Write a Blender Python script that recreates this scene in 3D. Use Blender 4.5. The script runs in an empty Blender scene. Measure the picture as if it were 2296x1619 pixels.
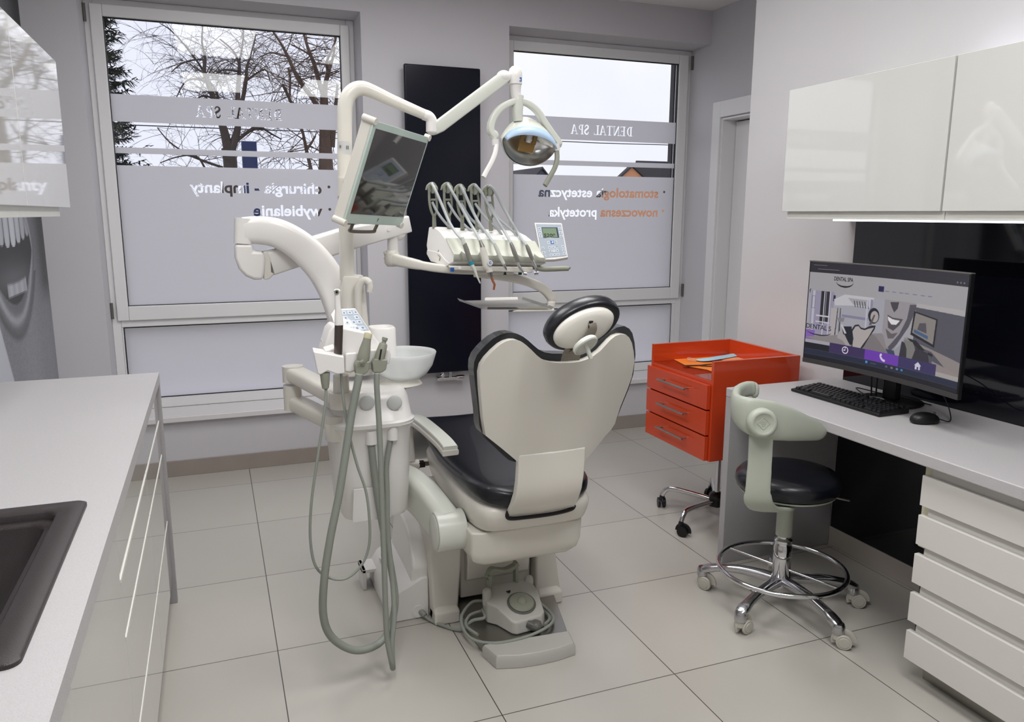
import bpy, bmesh, math, random
import numpy as np
from mathutils import Vector, Matrix, Euler

scene = bpy.context.scene
# ------------------------------------------------------------------ camera
CAM_LOC = (-0.1236, -1.9556, 1.4759)
CAM_ROT = (1.38340689, -0.00310989, -0.366182938)
FPX = 1738.5
cam_data = bpy.data.cameras.new('camera')
cam_data.sensor_width = 36.0
cam_data.lens = FPX / 2296 * 36.0
cam_data.clip_start = 0.02
cam = bpy.data.objects.new('camera', cam_data)
scene.collection.objects.link(cam)
cam.location = CAM_LOC
cam.rotation_euler = CAM_ROT
scene.camera = cam
# ------------------------------------------------------------------ colour / exposure
scene.view_settings.view_transform = 'Standard'
scene.view_settings.look = 'None'
scene.view_settings.gamma = 1.0
scene.view_settings.use_curve_mapping = False
scene.view_settings.exposure = 0.10
# ------------------------------------------------------------------ sky: bright overcast with faint blue breaks
world = bpy.data.worlds.new('overcast_sky')
scene.world = world
world.use_nodes = True
wn = world.node_tree; wn.nodes.clear()
w_out = wn.nodes.new('ShaderNodeOutputWorld')
w_bg = wn.nodes.new('ShaderNodeBackground')
w_tc = wn.nodes.new('ShaderNodeTexCoord')
w_noise = wn.nodes.new('ShaderNodeTexNoise'); w_noise.inputs['Scale'].default_value = 2.2; w_noise.inputs['Detail'].default_value = 5
w_ramp = wn.nodes.new('ShaderNodeValToRGB')
w_ramp.color_ramp.elements[0].position = 0.38; w_ramp.color_ramp.elements[0].color = (0.72, 0.73, 0.84, 1)
w_ramp.color_ramp.elements[1].position = 0.62; w_ramp.color_ramp.elements[1].color = (0.85, 0.845, 0.88, 1)
wn.links.new(w_tc.outputs['Generated'], w_noise.inputs['Vector'])
wn.links.new(w_noise.outputs['Fac'], w_ramp.inputs['Fac'])
wn.links.new(w_ramp.outputs['Color'], w_bg.inputs['Color'])
w_bg.inputs['Strength'].default_value = 1.2
wn.links.new(w_bg.outputs['Background'], w_out.inputs['Surface'])

# ------------------------------------------------------------------ ceiling lamps' light (the fittings are built with the ceiling)
LAMPS = [(0.0, 1.05), (1.15, 1.05), (0.0, -1.0), (1.15, -1.0)]
CEIL = 2.8
for lx, ly in LAMPS:
    ld = bpy.data.lights.new('ceiling_lamp_light', 'AREA')
    ld.shape = 'RECTANGLE'; ld.size = 0.56; ld.size_y = 1.16; ld.energy = 15.0 if ly > 0 else 22.0; ld.color = (0.985, 0.99, 1.0)
    lo = bpy.data.objects.new('ceiling_lamp_light', ld)
    lo.location = (lx, ly, CEIL - 0.032)
    scene.collection.objects.link(lo)

# ------------------------------------------------------------------ helpers
COL = scene.collection
WORLD_LOC = {}
Rcam = Euler(CAM_ROT, 'XYZ').to_matrix()

def at(u, v, x=None, y=None, z=None):
    """point of the room seen at photo pixel (u, v) that lies on the plane x=, y= or z="""
    d = Rcam @ Vector(((u - 1148) / FPX, -(v - 809.5) / FPX, -1.0))
    c = Vector(CAM_LOC)
    if x is not None: t = (x - c.x) / d.x
    elif y is not None: t = (y - c.y) / d.y
    else: t = (z - c.z) / d.z
    return c + d * t

def tag(o, label=None, cat=None, group=None, kind=None):
    if label: o['label'] = label
    if cat: o['category'] = cat
    if group: o['group'] = group
    if kind: o['kind'] = kind
    return o

def thing(name, label, cat, loc=(0, 0, 0), group=None, kind=None):
    o = bpy.data.objects.new(name, None)
    o.empty_display_size = 0.05
    COL.objects.link(o)
    o.location = loc
    WORLD_LOC[o] = Vector(loc)
    if kind: o['kind'] = kind
    return tag(o, label, cat, group)

def srgb(r, g, b):
    f = lambda c: (c / 12.92) if c <= 0.04045 else ((c + 0.055) / 1.055) ** 2.4
    return (f(r / 255), f(g / 255), f(b / 255), 1.0)

MATS = {}
def mat(name, rgb, rough=0.5, metal=0.0, coat=0.0, spec=0.5, bump=0.0, bscale=200.0, noise=0.0, nscale=8.0, emit=None, estr=0.0, alpha=None, trans=0.0, ior=1.45, rgb2=None):
    if name in MATS: return MATS[name]
    m = bpy.data.materials.new(name); m.use_nodes = True
    nt = m.node_tree; p = nt.nodes['Principled BSDF']
    c = srgb(*rgb)
    p.inputs['Base Color'].default_value = c
    p.inputs['Roughness'].default_value = rough
    p.inputs['Metallic'].default_value = metal
    p.inputs['Coat Weight'].default_value = coat
    p.inputs['Coat Roughness'].default_value = 0.04
    p.inputs['Specular IOR Level'].default_value = spec
    p.inputs['IOR'].default_value = ior
    p.inputs['Transmission Weight'].default_value = trans
    if emit:
        p.inputs['Emission Color'].default_value = srgb(*emit); p.inputs['Emission Strength'].default_value = estr
    if noise > 0 or bump > 0:
        tc = nt.nodes.new('ShaderNodeTexCoord')
    if noise > 0:
        n = nt.nodes.new('ShaderNodeTexNoise'); n.inputs['Scale'].default_value = nscale; n.inputs['Detail'].default_value = 4
        nt.links.new(tc.outputs['Object'], n.inputs['Vector'])
        mx = nt.nodes.new('ShaderNodeMix'); mx.data_type = 'RGBA'
        c2 = srgb(*rgb2) if rgb2 else tuple(max(0, x * (1 - noise)) for x in c[:3]) + (1,)
        mx.inputs['A'].default_value = c; mx.inputs['B'].default_value = c2
        nt.links.new(n.outputs['Fac'], mx.inputs['Factor'])
        nt.links.new(mx.outputs['Result'], p.inputs['Base Color'])
    if bump > 0:
        n2 = nt.nodes.new('ShaderNodeTexNoise'); n2.inputs['Scale'].default_value = bscale; n2.inputs['Detail'].default_value = 3
        nt.links.new(tc.outputs['Object'], n2.inputs['Vector'])
        b = nt.nodes.new('ShaderNodeBump'); b.inputs['Strength'].default_value = bump; b.inputs['Distance'].default_value = 0.002
        nt.links.new(n2.outputs['Fac'], b.inputs['Height']); nt.links.new(b.outputs['Normal'], p.inputs['Normal'])
    MATS[name] = m
    return m

M_WALL = mat('painted_wall', (204, 202, 207), 0.9, bump=0.15, bscale=250)
M_WALLW = mat('painted_wall_pale', (208, 206, 208), 0.9, bump=0.15, bscale=250)
M_CEIL = mat('ceiling_paint', (232, 230, 228), 0.95)
M_PVC = mat('white_window_plastic', (232, 231, 232), 0.35)
M_GASKET = mat('black_rubber', (22, 22, 26), 0.6)
M_SILL = mat('sill_white', (222, 219, 220), 0.25)
M_GLOSS = mat('white_gloss_front', (204, 203, 199), 0.03, coat=1.0)
M_GLOSSEDGE = mat('white_front_edge', (232, 232, 224), 0.3)
M_LAMIN = mat('grey_worktop_laminate', (186, 183, 184), 0.45, bump=0.3, bscale=420, noise=0.10, nscale=160)
M_PANELGREY = mat('grey_panel_laminate', (172, 169, 171), 0.5, bump=0.25, bscale=300, noise=0.12, nscale=160)
M_BLACKGLASS = mat('black_glass_panel', (14, 15, 22), 0.05, coat=0.3)
M_RAD = mat('dark_navy_enamel', (10, 13, 27), 0.2, spec=0.3)
M_CHROME = mat('chrome', (215, 215, 218), 0.08, metal=1.0)
M_ALU = mat('polished_aluminium', (190, 190, 194), 0.2, metal=1.0)
M_STEEL = mat('brushed_steel', (168, 166, 160), 0.33, metal=1.0)
M_DARKSTEEL = mat('dark_brushed_steel', (128, 120, 110), 0.4, metal=0.5)
M_SINK = mat('dark_brown_composite', (52, 46, 46), 0.4, bump=0.3, bscale=600)
M_IVORY = mat('ivory_shell_plastic', (216, 212, 203), 0.26)
M_WHITEP = mat('white_shell_plastic', (228, 225, 222), 0.26)
M_GREENW = mat('pale_green_white_enamel', (210, 212, 203), 0.25)
M_LEATHER = mat('black_navy_leatherette', (15, 17, 25), 0.27, spec=0.45, coat=0.2, bump=0.25, bscale=500)
M_STOOLP = mat('sage_grey_plastic', (176, 181, 168), 0.38)
M_HOSE = mat('grey_green_hose', (142, 147, 138), 0.5)
M_HOSEL = mat('light_grey_hose', (176, 181, 182), 0.45)
M_DGREY = mat('dark_grey_plastic', (96, 94, 90), 0.45)
M_MGREY = mat('mid_grey_green_plastic', (140, 142, 128), 0.45)
M_PEDAL = mat('pedal_grey_plastic', (180, 178, 172), 0.4)
M_ORANGE = mat('orange_gloss_lacquer', (198, 66, 30), 0.14, coat=0.3)
M_BLACKP = mat('black_plastic', (18, 18, 20), 0.4)
M_CASTER = mat('pale_grey_plastic', (186, 182, 172), 0.4)
M_BLUE = mat('blue_plastic', (30, 90, 170), 0.4)
M_GREEN = mat('dark_green_plastic', (18, 70, 48), 0.5)

class MB:
    """collects shapes given in room coordinates; build() links them as ONE mesh object"""
    def __init__(self):
        self.v = []; self.f = []
    def add(self, verts, faces):
        n = len(self.v)
        self.v += [Vector(p) for p in verts]
        self.f += [tuple(i + n for i in fc) for fc in faces]
        return self
    def box(self, lo, hi, R=None, c=None):
        x0, y0, z0 = lo; x1, y1, z1 = hi
        vs = [Vector(p) for p in ((x0,y0,z0),(x1,y0,z0),(x1,y1,z0),(x0,y1,z0),(x0,y0,z1),(x1,y0,z1),(x1,y1,z1),(x0,y1,z1))]
        if R is not None: vs = [R @ p for p in vs]
        if c is not None: vs = [p + Vector(c) for p in vs]
        return self.add(vs, [(0,3,2,1),(4,5,6,7),(0,1,5,4),(1,2,6,5),(2,3,7,6),(3,0,4,7)])
    def prism(self, poly, off):
        off = Vector(off); n = len(poly); P = [Vector(p) for p in poly]
        nrm = Vector((0, 0, 0))
        for i in range(n): nrm += P[i].cross(P[(i + 1) % n])
        fs = [tuple(range(n)), tuple(range(2 * n - 1, n - 1, -1))] + [(i, i + n, (i + 1) % n + n, (i + 1) % n) for i in range(n)]
        if nrm.dot(off) > 0: fs = [tuple(reversed(f)) for f in fs]
        return self.add(P + [p + off for p in P], fs)
    def rings(self, rings, cap=True, closed=False):
        n = len(rings[0]); vs = [p for r in rings for p in r]; fs = []
        m = len(rings)
        for i in range(m if closed else m - 1):
            a = i * n; b = ((i + 1) % m) * n
            for k in range(n): fs.append((a + k, a + (k + 1) % n, b + (k + 1) % n, b + k))
        if cap and not closed:
            fs.append(tuple(reversed(range(n)))); fs.append(tuple(range((m - 1) * n, m * n)))
        return self.add(vs, fs)
    def tube(self, path, r, n=12, sx=1.0, sy=1.0, cap=True, closed=False, up=None):
        """r number or list; sx, sy stretch the section"""
        P = [Vector(p) for p in path]; m = len(P)
        rr = r if isinstance(r, (list, tuple)) else [r] * m
        rings = []; prev = None
        for i in range(m):
            a = P[i - 1] if (i > 0 or closed) else P[0]
            b = P[(i + 1) % m] if (i < m - 1 or closed) else P[-1]
            t = (b - a).normalized()
            if prev is None:
                u0 = Vector(up) if up else (Vector((0, 0, 1)) if abs(t.z) < 0.9 else Vector((0, 1, 0)))
                s = t.cross(u0).normalized()
            else:
                s = prev - t * prev.dot(t); s.normalize()
            prev = s; w = s.cross(t).normalized()
            q = rr[i]
            ax, ay = (q if isinstance(q, (tuple, list)) else (q * sx, q * sy))
            rings.append([P[i] + s * (math.cos(2 * math.pi * k / n) * ax) + w * (math.sin(2 * math.pi * k / n) * ay) for k in range(n)])
        return self.rings(rings, cap, closed)
    def rect_tube(self, path, hw, hh, up=(0, 0, 1), rnd=0.3, cap=True):
        """rounded rectangular section, half width hw, half height hh (numbers or lists)"""
        P = [Vector(p) for p in path]; m = len(P)
        hw = hw if isinstance(hw, (list, tuple)) else [hw] * m
        hh = hh if isinstance(hh, (list, tuple)) else [hh] * m
        rings = []
        for i in range(m):
            a = P[max(i - 1, 0)]; b = P[min(i + 1, m - 1)]
            t = (b - a).normalized(); s = t.cross(Vector(up)).normalized(); w = s.cross(t).normalized()
            ring = []
            q = min(hw[i], hh[i]) * rnd
            for cx, cy, a0 in ((1, 1, 0), (-1, 1, 90), (-1, -1, 180), (1, -1, 270)):
                for da in (0, 30, 60, 90):
                    an = math.radians(a0 + da)
                    ring.append(P[i] + s * (cx * (hw[i] - q) + q * math.cos(an)) + w * (cy * (hh[i] - q) + q * math.sin(an)))
            rings.append(ring)
        return self.rings(rings, cap)
    def lathe(self, prof, o, axis=(0, 0, 1), n=32, cap=True, sx=1.0):
        """prof: list of (radius, height) along axis from o"""
        ax = Vector(axis).normalized(); o = Vector(o)
        s = ax.orthogonal().normalized()
        if abs(ax.z) > 0.99: s = Vector((1, 0, 0))
        w = ax.cross(s)
        rings = [[o + ax * h + s * (math.cos(2 * math.pi * k / n) * r * sx) + w * (math.sin(2 * math.pi * k / n) * r) for k in range(n)] for r, h in prof]
        return self.rings(rings, cap)
    def cyl(self, a, b, r, n=20, r2=None):
        a = Vector(a); b = Vector(b)
        return self.lathe([(r, 0), (r2 if r2 is not None else r, (b - a).length)], a, b - a, n)
    def ball(self, c, r, n=16, s=(1, 1, 1), R=None):
        vs = []; fs = []; c = Vector(c); m = n // 2
        rings = []
        for i in range(1, m):
            th = math.pi * i / m
            ring = []
            for k in range(n):
                p = Vector((math.sin(th) * math.cos(2 * math.pi * k / n) * r * s[0], math.sin(th) * math.sin(2 * math.pi * k / n) * r * s[1], math.cos(th) * r * s[2]))
                if R is not None: p = R @ p
                ring.append(c + p)
            rings.append(ring)
        rings.reverse()
        return self.rings(rings, True)
    def build(self, name, m, parent=None, bevel=0.0, seg=2, smooth=True, sub=0, sharp=38, origin=None):
        me = bpy.data.meshes.new(name)
        if origin is None:
            lo = Vector((min(p.x for p in self.v), min(p.y for p in self.v), min(p.z for p in self.v)))
            hi = Vector((max(p.x for p in self.v), max(p.y for p in self.v), max(p.z for p in self.v)))
            origin = (lo + hi) / 2
        origin = Vector(origin)
        me.from_pydata([p - origin for p in self.v], [], self.f)
        me.validate()
        bm = bmesh.new(); bm.from_mesh(me)
        bmesh.ops.recalc_face_normals(bm, faces=bm.faces)
        bm.to_mesh(me); bm.free()
        if m is not None: me.materials.append(m)
        o = bpy.data.objects.new(name, me); COL.objects.link(o)
        if smooth:
            me.polygons.foreach_set('use_smooth', [True] * len(me.polygons))
            if bevel == 0 and sub == 0: me.set_sharp_from_angle(angle=math.radians(sharp))
        if sub:
            s = o.modifiers.new('sub', 'SUBSURF'); s.levels = sub; s.render_levels = sub
        if bevel > 0:
            b = o.modifiers.new('bevel', 'BEVEL'); b.width = bevel; b.segments = seg; b.limit_method = 'ANGLE'
            b.angle_limit = math.radians(35); b.harden_normals = True
        if parent is not None:
            o.parent = parent; o.location = origin - WORLD_LOC[parent]
        else:
            o.location = origin
        WORLD_LOC[o] = origin
        return o

def spline(pts, n=8):
    """Catmull-Rom through the points"""
    P = [Vector(p) for p in pts]; out = []
    for i in range(len(P) - 1):
        p0 = P[max(i - 1, 0)]; p1 = P[i]; p2 = P[i + 1]; p3 = P[min(i + 2, len(P) - 1)]
        for k in range(n):
            t = k / n
            out.append(0.5 * ((2 * p1) + (p2 - p0) * t + (2 * p0 - 5 * p1 + 4 * p2 - p3) * t * t + (3 * p1 - p0 - 3 * p2 + p3) * t ** 3))
    out.append(P[-1]); return out

def closed_spline(pts, n=6):
    P = [Vector(p) for p in pts]; out = []; m = len(P)
    for i in range(m):
        p0 = P[i - 1]; p1 = P[i]; p2 = P[(i + 1) % m]; p3 = P[(i + 2) % m]
        for k in range(n):
            t = k / n
            out.append(0.5 * ((2 * p1) + (p2 - p0) * t + (2 * p0 - 5 * p1 + 4 * p2 - p3) * t * t + (3 * p1 - p0 - 3 * p2 + p3) * t ** 3))
    return out

def copy_tree(o, parent=None):
    c = o.copy(); COL.objects.link(c)
    if parent is not None: c.parent = parent
    for ch in list(o.children): copy_tree(ch, c)
    return c

def text_mesh(body, size, extrude=0.001, bold=0.0, align='CENTER', space=1.0):
    """letters as a mesh lying in local XY, centred on the origin"""
    cu = bpy.data.curves.new('t', 'FONT'); cu.body = body; cu.size = size; cu.extrude = extrude; cu.offset = bold
    cu.align_x = align; cu.align_y = 'CENTER'; cu.space_character = space; cu.resolution_u = 3
    o = bpy.data.objects.new('t', cu); COL.objects.link(o)
    dg = bpy.context.evaluated_depsgraph_get(); dg.update()
    me = bpy.data.meshes.new_from_object(o.evaluated_get(dg))
    bpy.data.objects.remove(o); bpy.data.curves.remove(cu)
    return me

def put_mesh(me, name, m, Mtx, parent=None, width=None):
    """place a mesh; width rescales its X extent"""
    if width is not None:
        xs = [v.co.x for v in me.vertices]; c = (max(xs) + min(xs)) / 2; k = width / (max(xs) - min(xs))
        for v in me.vertices: v.co.x = (v.co.x - c) * k
    org = Mtx.translation.copy()
    me.transform(Matrix.Translation(-org) @ Mtx)
    me.materials.clear(); me.materials.append(m)
    me.name = name
    o = bpy.data.objects.new(name, me); COL.objects.link(o)
    if parent is not None:
        o.parent = parent; o.location = org - WORLD_LOC[parent]
    else: o.location = org
    WORLD_LOC[o] = org
    return o

def frame(o, x, n):
    """matrix with local X along x, local Z along n, origin o"""
    x = Vector(x).normalized(); n = Vector(n).normalized(); y = n.cross(x).normalized(); n = x.cross(y)
    M = Matrix((x, y, n)).transposed().to_4x4(); M.translation = Vector(o)
    return M
# ================================================================== THE ROOM
W = 2.675      # inner face of the window wall
G = 2.905      # window glass
XL, XR, XD, YE, YB = -0.93, 2.43, 3.07, 1.387, -3.2

def floor_material():
    m = bpy.data.materials.new('floor_tiles'); m.use_nodes = True
    nt = m.node_tree; p = nt.nodes['Principled BSDF']; N = nt.nodes.new; L = nt.links.new
    tc = N('ShaderNodeTexCoord')
    br = N('ShaderNodeTexBrick'); br.offset = 0.0; br.squash = 1.0
    br.inputs['Scale'].default_value = 1.0; br.inputs['Brick Width'].default_value = 0.6; br.inputs['Row Height'].default_value = 0.6
    br.inputs['Mortar Size'].default_value = 0.0016; br.inputs['Mortar Smooth'].default_value = 0.0; br.inputs['Bias'].default_value = 0.0
    br.inputs['Color1'].default_value = srgb(186, 183, 176); br.inputs['Color2'].default_value = srgb(180, 177, 170)
    br.inputs['Mortar'].default_value = srgb(70, 62, 58)
    L(tc.outputs['Object'], br.inputs['Vector'])
    n1 = N('ShaderNodeTexNoise'); n1.inputs['Scale'].default_value = 2.0; n1.inputs['Detail'].default_value = 5; n1.inputs['Roughness'].default_value = 0.55
    L(tc.outputs['Object'], n1.inputs['Vector'])
    r1 = N('ShaderNodeValToRGB'); r1.color_ramp.interpolation = 'B_SPLINE'; r1.color_ramp.elements[0].position = 0.15; r1.color_ramp.elements[0].color = (0.93, 0.915, 0.90, 1)
    r1.color_ramp.elements[1].position = 0.85; r1.color_ramp.elements[1].color = (1.04, 1.03, 1.02, 1)
    L(n1.outputs['Fac'], r1.inputs['Fac'])
    mx = N('ShaderNodeMix'); mx.data_type = 'RGBA'; mx.blend_type = 'MULTIPLY'; mx.inputs['Factor'].default_value = 1.0
    L(br.outputs['Color'], mx.inputs['A']); L(r1.outputs['Color'], mx.inputs['B']); L(mx.outputs['Result'], p.inputs['Base Color'])
    n2 = N('ShaderNodeTexNoise'); n2.inputs['Scale'].default_value = 3; n2.inputs['Detail'].default_value = 2
    L(tc.outputs['Object'], n2.inputs['Vector'])
    mr = N('ShaderNodeMapRange'); mr.inputs['To Min'].default_value = 0.24; mr.inputs['To Max'].default_value = 0.34
    p.inputs['Roughness'].default_value = 0.28
    n3 = N('ShaderNodeTexNoise'); n3.inputs['Scale'].default_value = 220; n3.inputs['Detail'].default_value = 3
    L(tc.outputs['Object'], n3.inputs['Vector'])
    bp = N('ShaderNodeBump'); bp.inputs['Strength'].default_value = 0.03; bp.inputs['Distance'].default_value = 0.002
    L(n3.outputs['Fac'], bp.inputs['Height']); L(bp.outputs['Normal'], p.inputs['Normal'])
    return m
M_FLOOR = floor_material()
M_BASE = mat('tile_skirting', (160, 150, 142), 0.45, noise=0.16, nscale=9)
M_BASEL = mat('pale_tile_skirting', (176, 168, 160), 0.45, noise=0.12, nscale=9)

def struct(name, mb, m, bevel=0.0, **k):
    o = mb.build(name, m, None, bevel, **k); o['kind'] = 'structure'; return o

struct('floor', MB().box((-1.1, YB, -0.1), (3.25, 3.0, 0.0)), M_FLOOR, origin=(0, 0, 0), smooth=False)
struct('ceiling', MB().box((-1.1, YB, CEIL), (3.25, 3.0, CEIL + 0.1)), M_CEIL, smooth=False)
struct('wall_left', MB().box((-1.1, YB, 0), (XL, 3.0, CEIL)), M_WALL, smooth=False)
struct('wall_front', MB().box((XL, YB - 0.1, 0), (XR, YB, CEIL)), M_WALLW, smooth=False)
struct('wall_right', MB().box((XR, YB, 0), (3.25, YE, CEIL)), M_WALLW, smooth=False)
# wall with the door beside the window
wd = MB().box((XD, 2.52, 0), (3.25, 3.0, CEIL)).box((XD, YE, 2.10), (3.25, 2.52, CEIL)).box((XD + 0.14, YE, 0), (3.25, 2.52, 2.10))
struct('wall_side', wd, M_WALL, smooth=False)
W1 = (-0.675, 0.737); W2 = (1.631, XD); WTOP = 2.587; WBOT = 0.353
wb = MB()
wb.box((-1.1, W, 0), (W1[0], 3.0, CEIL)).box((W1[1], W, 0), (W2[0], 3.0, CEIL))
for a, b in (W1, W2):
    wb.box((a, W, 0), (b, 3.0, WBOT - 0.03)).box((a, W, WTOP), (b, 3.0, CEIL))
struct('wall_back', wb, M_WALL, smooth=False)
struct('baseboard_back', MB().box((XL, W - 0.011, 0.0), (XD, W, 0.092)), M_BASE, 0.002)
struct('baseboard_right', MB().box((XR - 0.012, YB, 0.0), (XR, 0.63, 0.088)), M_BASEL, 0.002)

# door beside the window: casing, jamb and leaf
dr = thing('door_1', None, None, (XD, 2.1, 0), kind='structure')
cs = MB().box((XD - 0.016, 2.515, 0), (XD + 0.001, 2.6, 2.207)).box((XD - 0.016, YE + 0.002, 2.105), (XD + 0.001, 2.515, 2.207))
cs.box((XD, 2.503, 0), (XD + 0.14, 2.519, 2.105)).box((XD, YE + 0.002, 2.088), (XD + 0.14, 2.503, 2.105))
cs.build('door_casing', M_PVC, dr, 0.003)
MB().box((XD + 0.105, YE + 0.01, 0.008), (XD + 0.138, 2.5, 2.08)).build('door_leaf', M_PVC, dr, 0.002)

# ---- windows
def film_material():
    m = bpy.data.materials.new('frosted_window_film'); m.use_nodes = True
    nt = m.node_tree; nt.nodes.clear(); N = nt.nodes.new; L = nt.links.new
    out = N('ShaderNodeOutputMaterial'); t = N('ShaderNodeBsdfTranslucent'); d = N('ShaderNodeBsdfDiffuse'); a = N('ShaderNodeMixShader')
    t.inputs['Color'].default_value = (0.94, 0.93, 0.955, 1); d.inputs['Color'].default_value = (0.81, 0.80, 0.825, 1)
    a.inputs['Fac'].default_value = 0.22
    L(t.outputs[0], a.inputs[1]); L(d.outputs[0], a.inputs[2]); L(a.outputs[0], out.inputs['Surface'])
    return m
def pane_material(name, tint=(0.97, 0.98, 0.99)):
    m = bpy.data.materials.new(name); m.use_nodes = True
    nt = m.node_tree; nt.nodes.clear(); N = nt.nodes.new; L = nt.links.new
    out = N('ShaderNodeOutputMaterial'); t = N('ShaderNodeBsdfTransparent'); g = N('ShaderNodeBsdfGlossy'); a = N('ShaderNodeMixShader')
    t.inputs['Color'].default_value = tint + (1,); g.inputs['Roughness'].default_value = 0.01
    lw = N('ShaderNodeLayerWeight'); lw.inputs['Blend'].default_value = 0.5
    pw = N('ShaderNodeMath'); pw.operation = 'POWER'; pw.inputs[1].default_value = 4.0
    f = N('ShaderNodeMath'); f.operation = 'MULTIPLY_ADD'; f.inputs[1].default_value = 0.9; f.inputs[2].default_value = 0.022
    L(lw.outputs['Facing'], pw.inputs[0]); L(pw.outputs[0], f.inputs[0])
    L(f.outputs[0], a.inputs['Fac']); L(t.outputs[0], a.inputs[1]); L(g.outputs[0], a.inputs[2]); L(a.outputs[0], out.inputs['Surface'])
    return m
M_FILM = film_material()
M_PANE = pane_material('clear_window_glass')

def serif_word(word, cap, mb, ox, oz, y0, y1):
    """capital serif letters as cutter solids, mirrored (read from the street): starts at ox and runs towards -x"""
    h = cap; s = h * 0.16; t = h * 0.06; sw = h * 0.11
    adv = {'D': .86, 'E': .72, 'N': .9, 'T': .76, 'A': .86, 'L': .7, 'S': .62, 'P': .7, ' ': .55}
    x = 0.0
    def poly(pts):
        mb.prism([(ox - a, y0, oz + b) for a, b in pts], (0, y1 - y0, 0))
    def R(a, b, c, d): poly([(a, b), (c, b), (c, d), (a, d)])
    def serif(cx, z, w=None): R(cx - (w or sw * 1.0) - s / 2, z, cx + (w or sw * 1.0) + s / 2, z + t)
    for ch in word:
        if ch in 'DPEL':
            R(x + sw, 0, x + sw + s, h); serif(x + sw + s / 2, 0); serif(x + sw + s / 2, h - t)
        x1 = x + sw + s
        if ch in 'DP':
            z0 = 0 if ch == 'D' else h * 0.44; w = h * (0.42 if ch == 'D' else 0.33)
            H = (h - z0) / 2; cz = z0 + H; n = 10
            for k in range(n):
                a0 = -math.pi / 2 + math.pi * k / n; a1 = a0 + math.pi / n
                o = lambda a, q, e: (x1 + w * q * math.cos(a) , cz + (H - e) * math.sin(a))
                poly([o(a0, 1, 0), o(a1, 1, 0), o(a1, 0.62, t), o(a0, 0.62, t)])
        if ch == 'E':
            R(x1, 0, x1 + h * .38, t); R(x1, h - t, x1 + h * .36, h); R(x1, h * .48, x1 + h * .24, h * .48 + t)
            R(x1 + h * .34, 0, x1 + h * .39, h * .2); R(x1 + h * .32, h * .8, x1 + h * .37, h); R(x1 + h * .2, h * .38, x1 + h * .25, h * .64)
        if ch == 'L':
            R(x1, 0, x1 + h * .36, t); R(x1 + h * .32, 0, x1 + h * .37, h * .24)
        if ch == 'N':
            R(x + sw, 0, x + sw + t, h); R(x + h * .68, 0, x + h * .68 + t, h); serif(x + sw + t / 2, 0, sw * .8); serif(x + h * .68 + t / 2, h - t, sw * .8)
            poly([(x + sw * .4, h), (x + sw + s * .8, h), (x + h * .68 + t, 0), (x + h * .68 - s * .7, 0)])
        if ch == 'T':
            cx = x + h * .36; R(cx - s / 2, 0, cx + s / 2, h); serif(cx, 0); R(cx - h * .32, h - t, cx + h * .32, h)
            R(cx - h * .33, h * .78, cx - h * .28, h); R(cx + h * .28, h * .78, cx + h * .33, h)
        if ch == 'A':
            cx = x + h * .42
            poly([(cx - h * .02, h), (cx + s * .7, h), (cx + h * .36, 0), (cx + h * .36 - s * 1.05, 0)])
            poly([(cx - h * .04, h), (cx + t * .9, h), (cx - h * .28, 0), (cx - h * .28 - t, 0)])
            R(cx - h * .18, h * .3, cx + h * .22, h * .3 + t); serif(cx - h * .3, 0, sw * .7); serif(cx + h * .29, 0, sw * .7)
        if ch == 'S':
            cx = x + h * .28; pts = []
            path = [(.2, .74), (.12, .92), (-.04, .96), (-.17, .86), (-.16, .68), (0, .54), (.16, .42), (.2, .22), (.08, .06), (-.08, .04), (-.19, .16), (-.22, .28)]
            P = spline([(a * h, 0, b * h) for a, b in path], 3)
            for i in range(len(P) - 1):
                d = (P[i + 1] - P[i]).normalized(); q = i / (len(P) - 2); wd_ = h * (0.035 + 0.06 * math.sin(math.pi * q))
                nn = Vector((-d.z, 0, d.x)) * wd_
                a, b = P[i] - d * h * .01, P[i + 1] + d * h * .01
                poly([(cx + (a + nn).x, (a + nn).z), (cx + (b + nn).x, (b + nn).z), (cx + (b - nn).x, (b - nn).z), (cx + (a - nn).x, (a - nn).z)])
        x += adv[ch] * h
    return x

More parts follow.
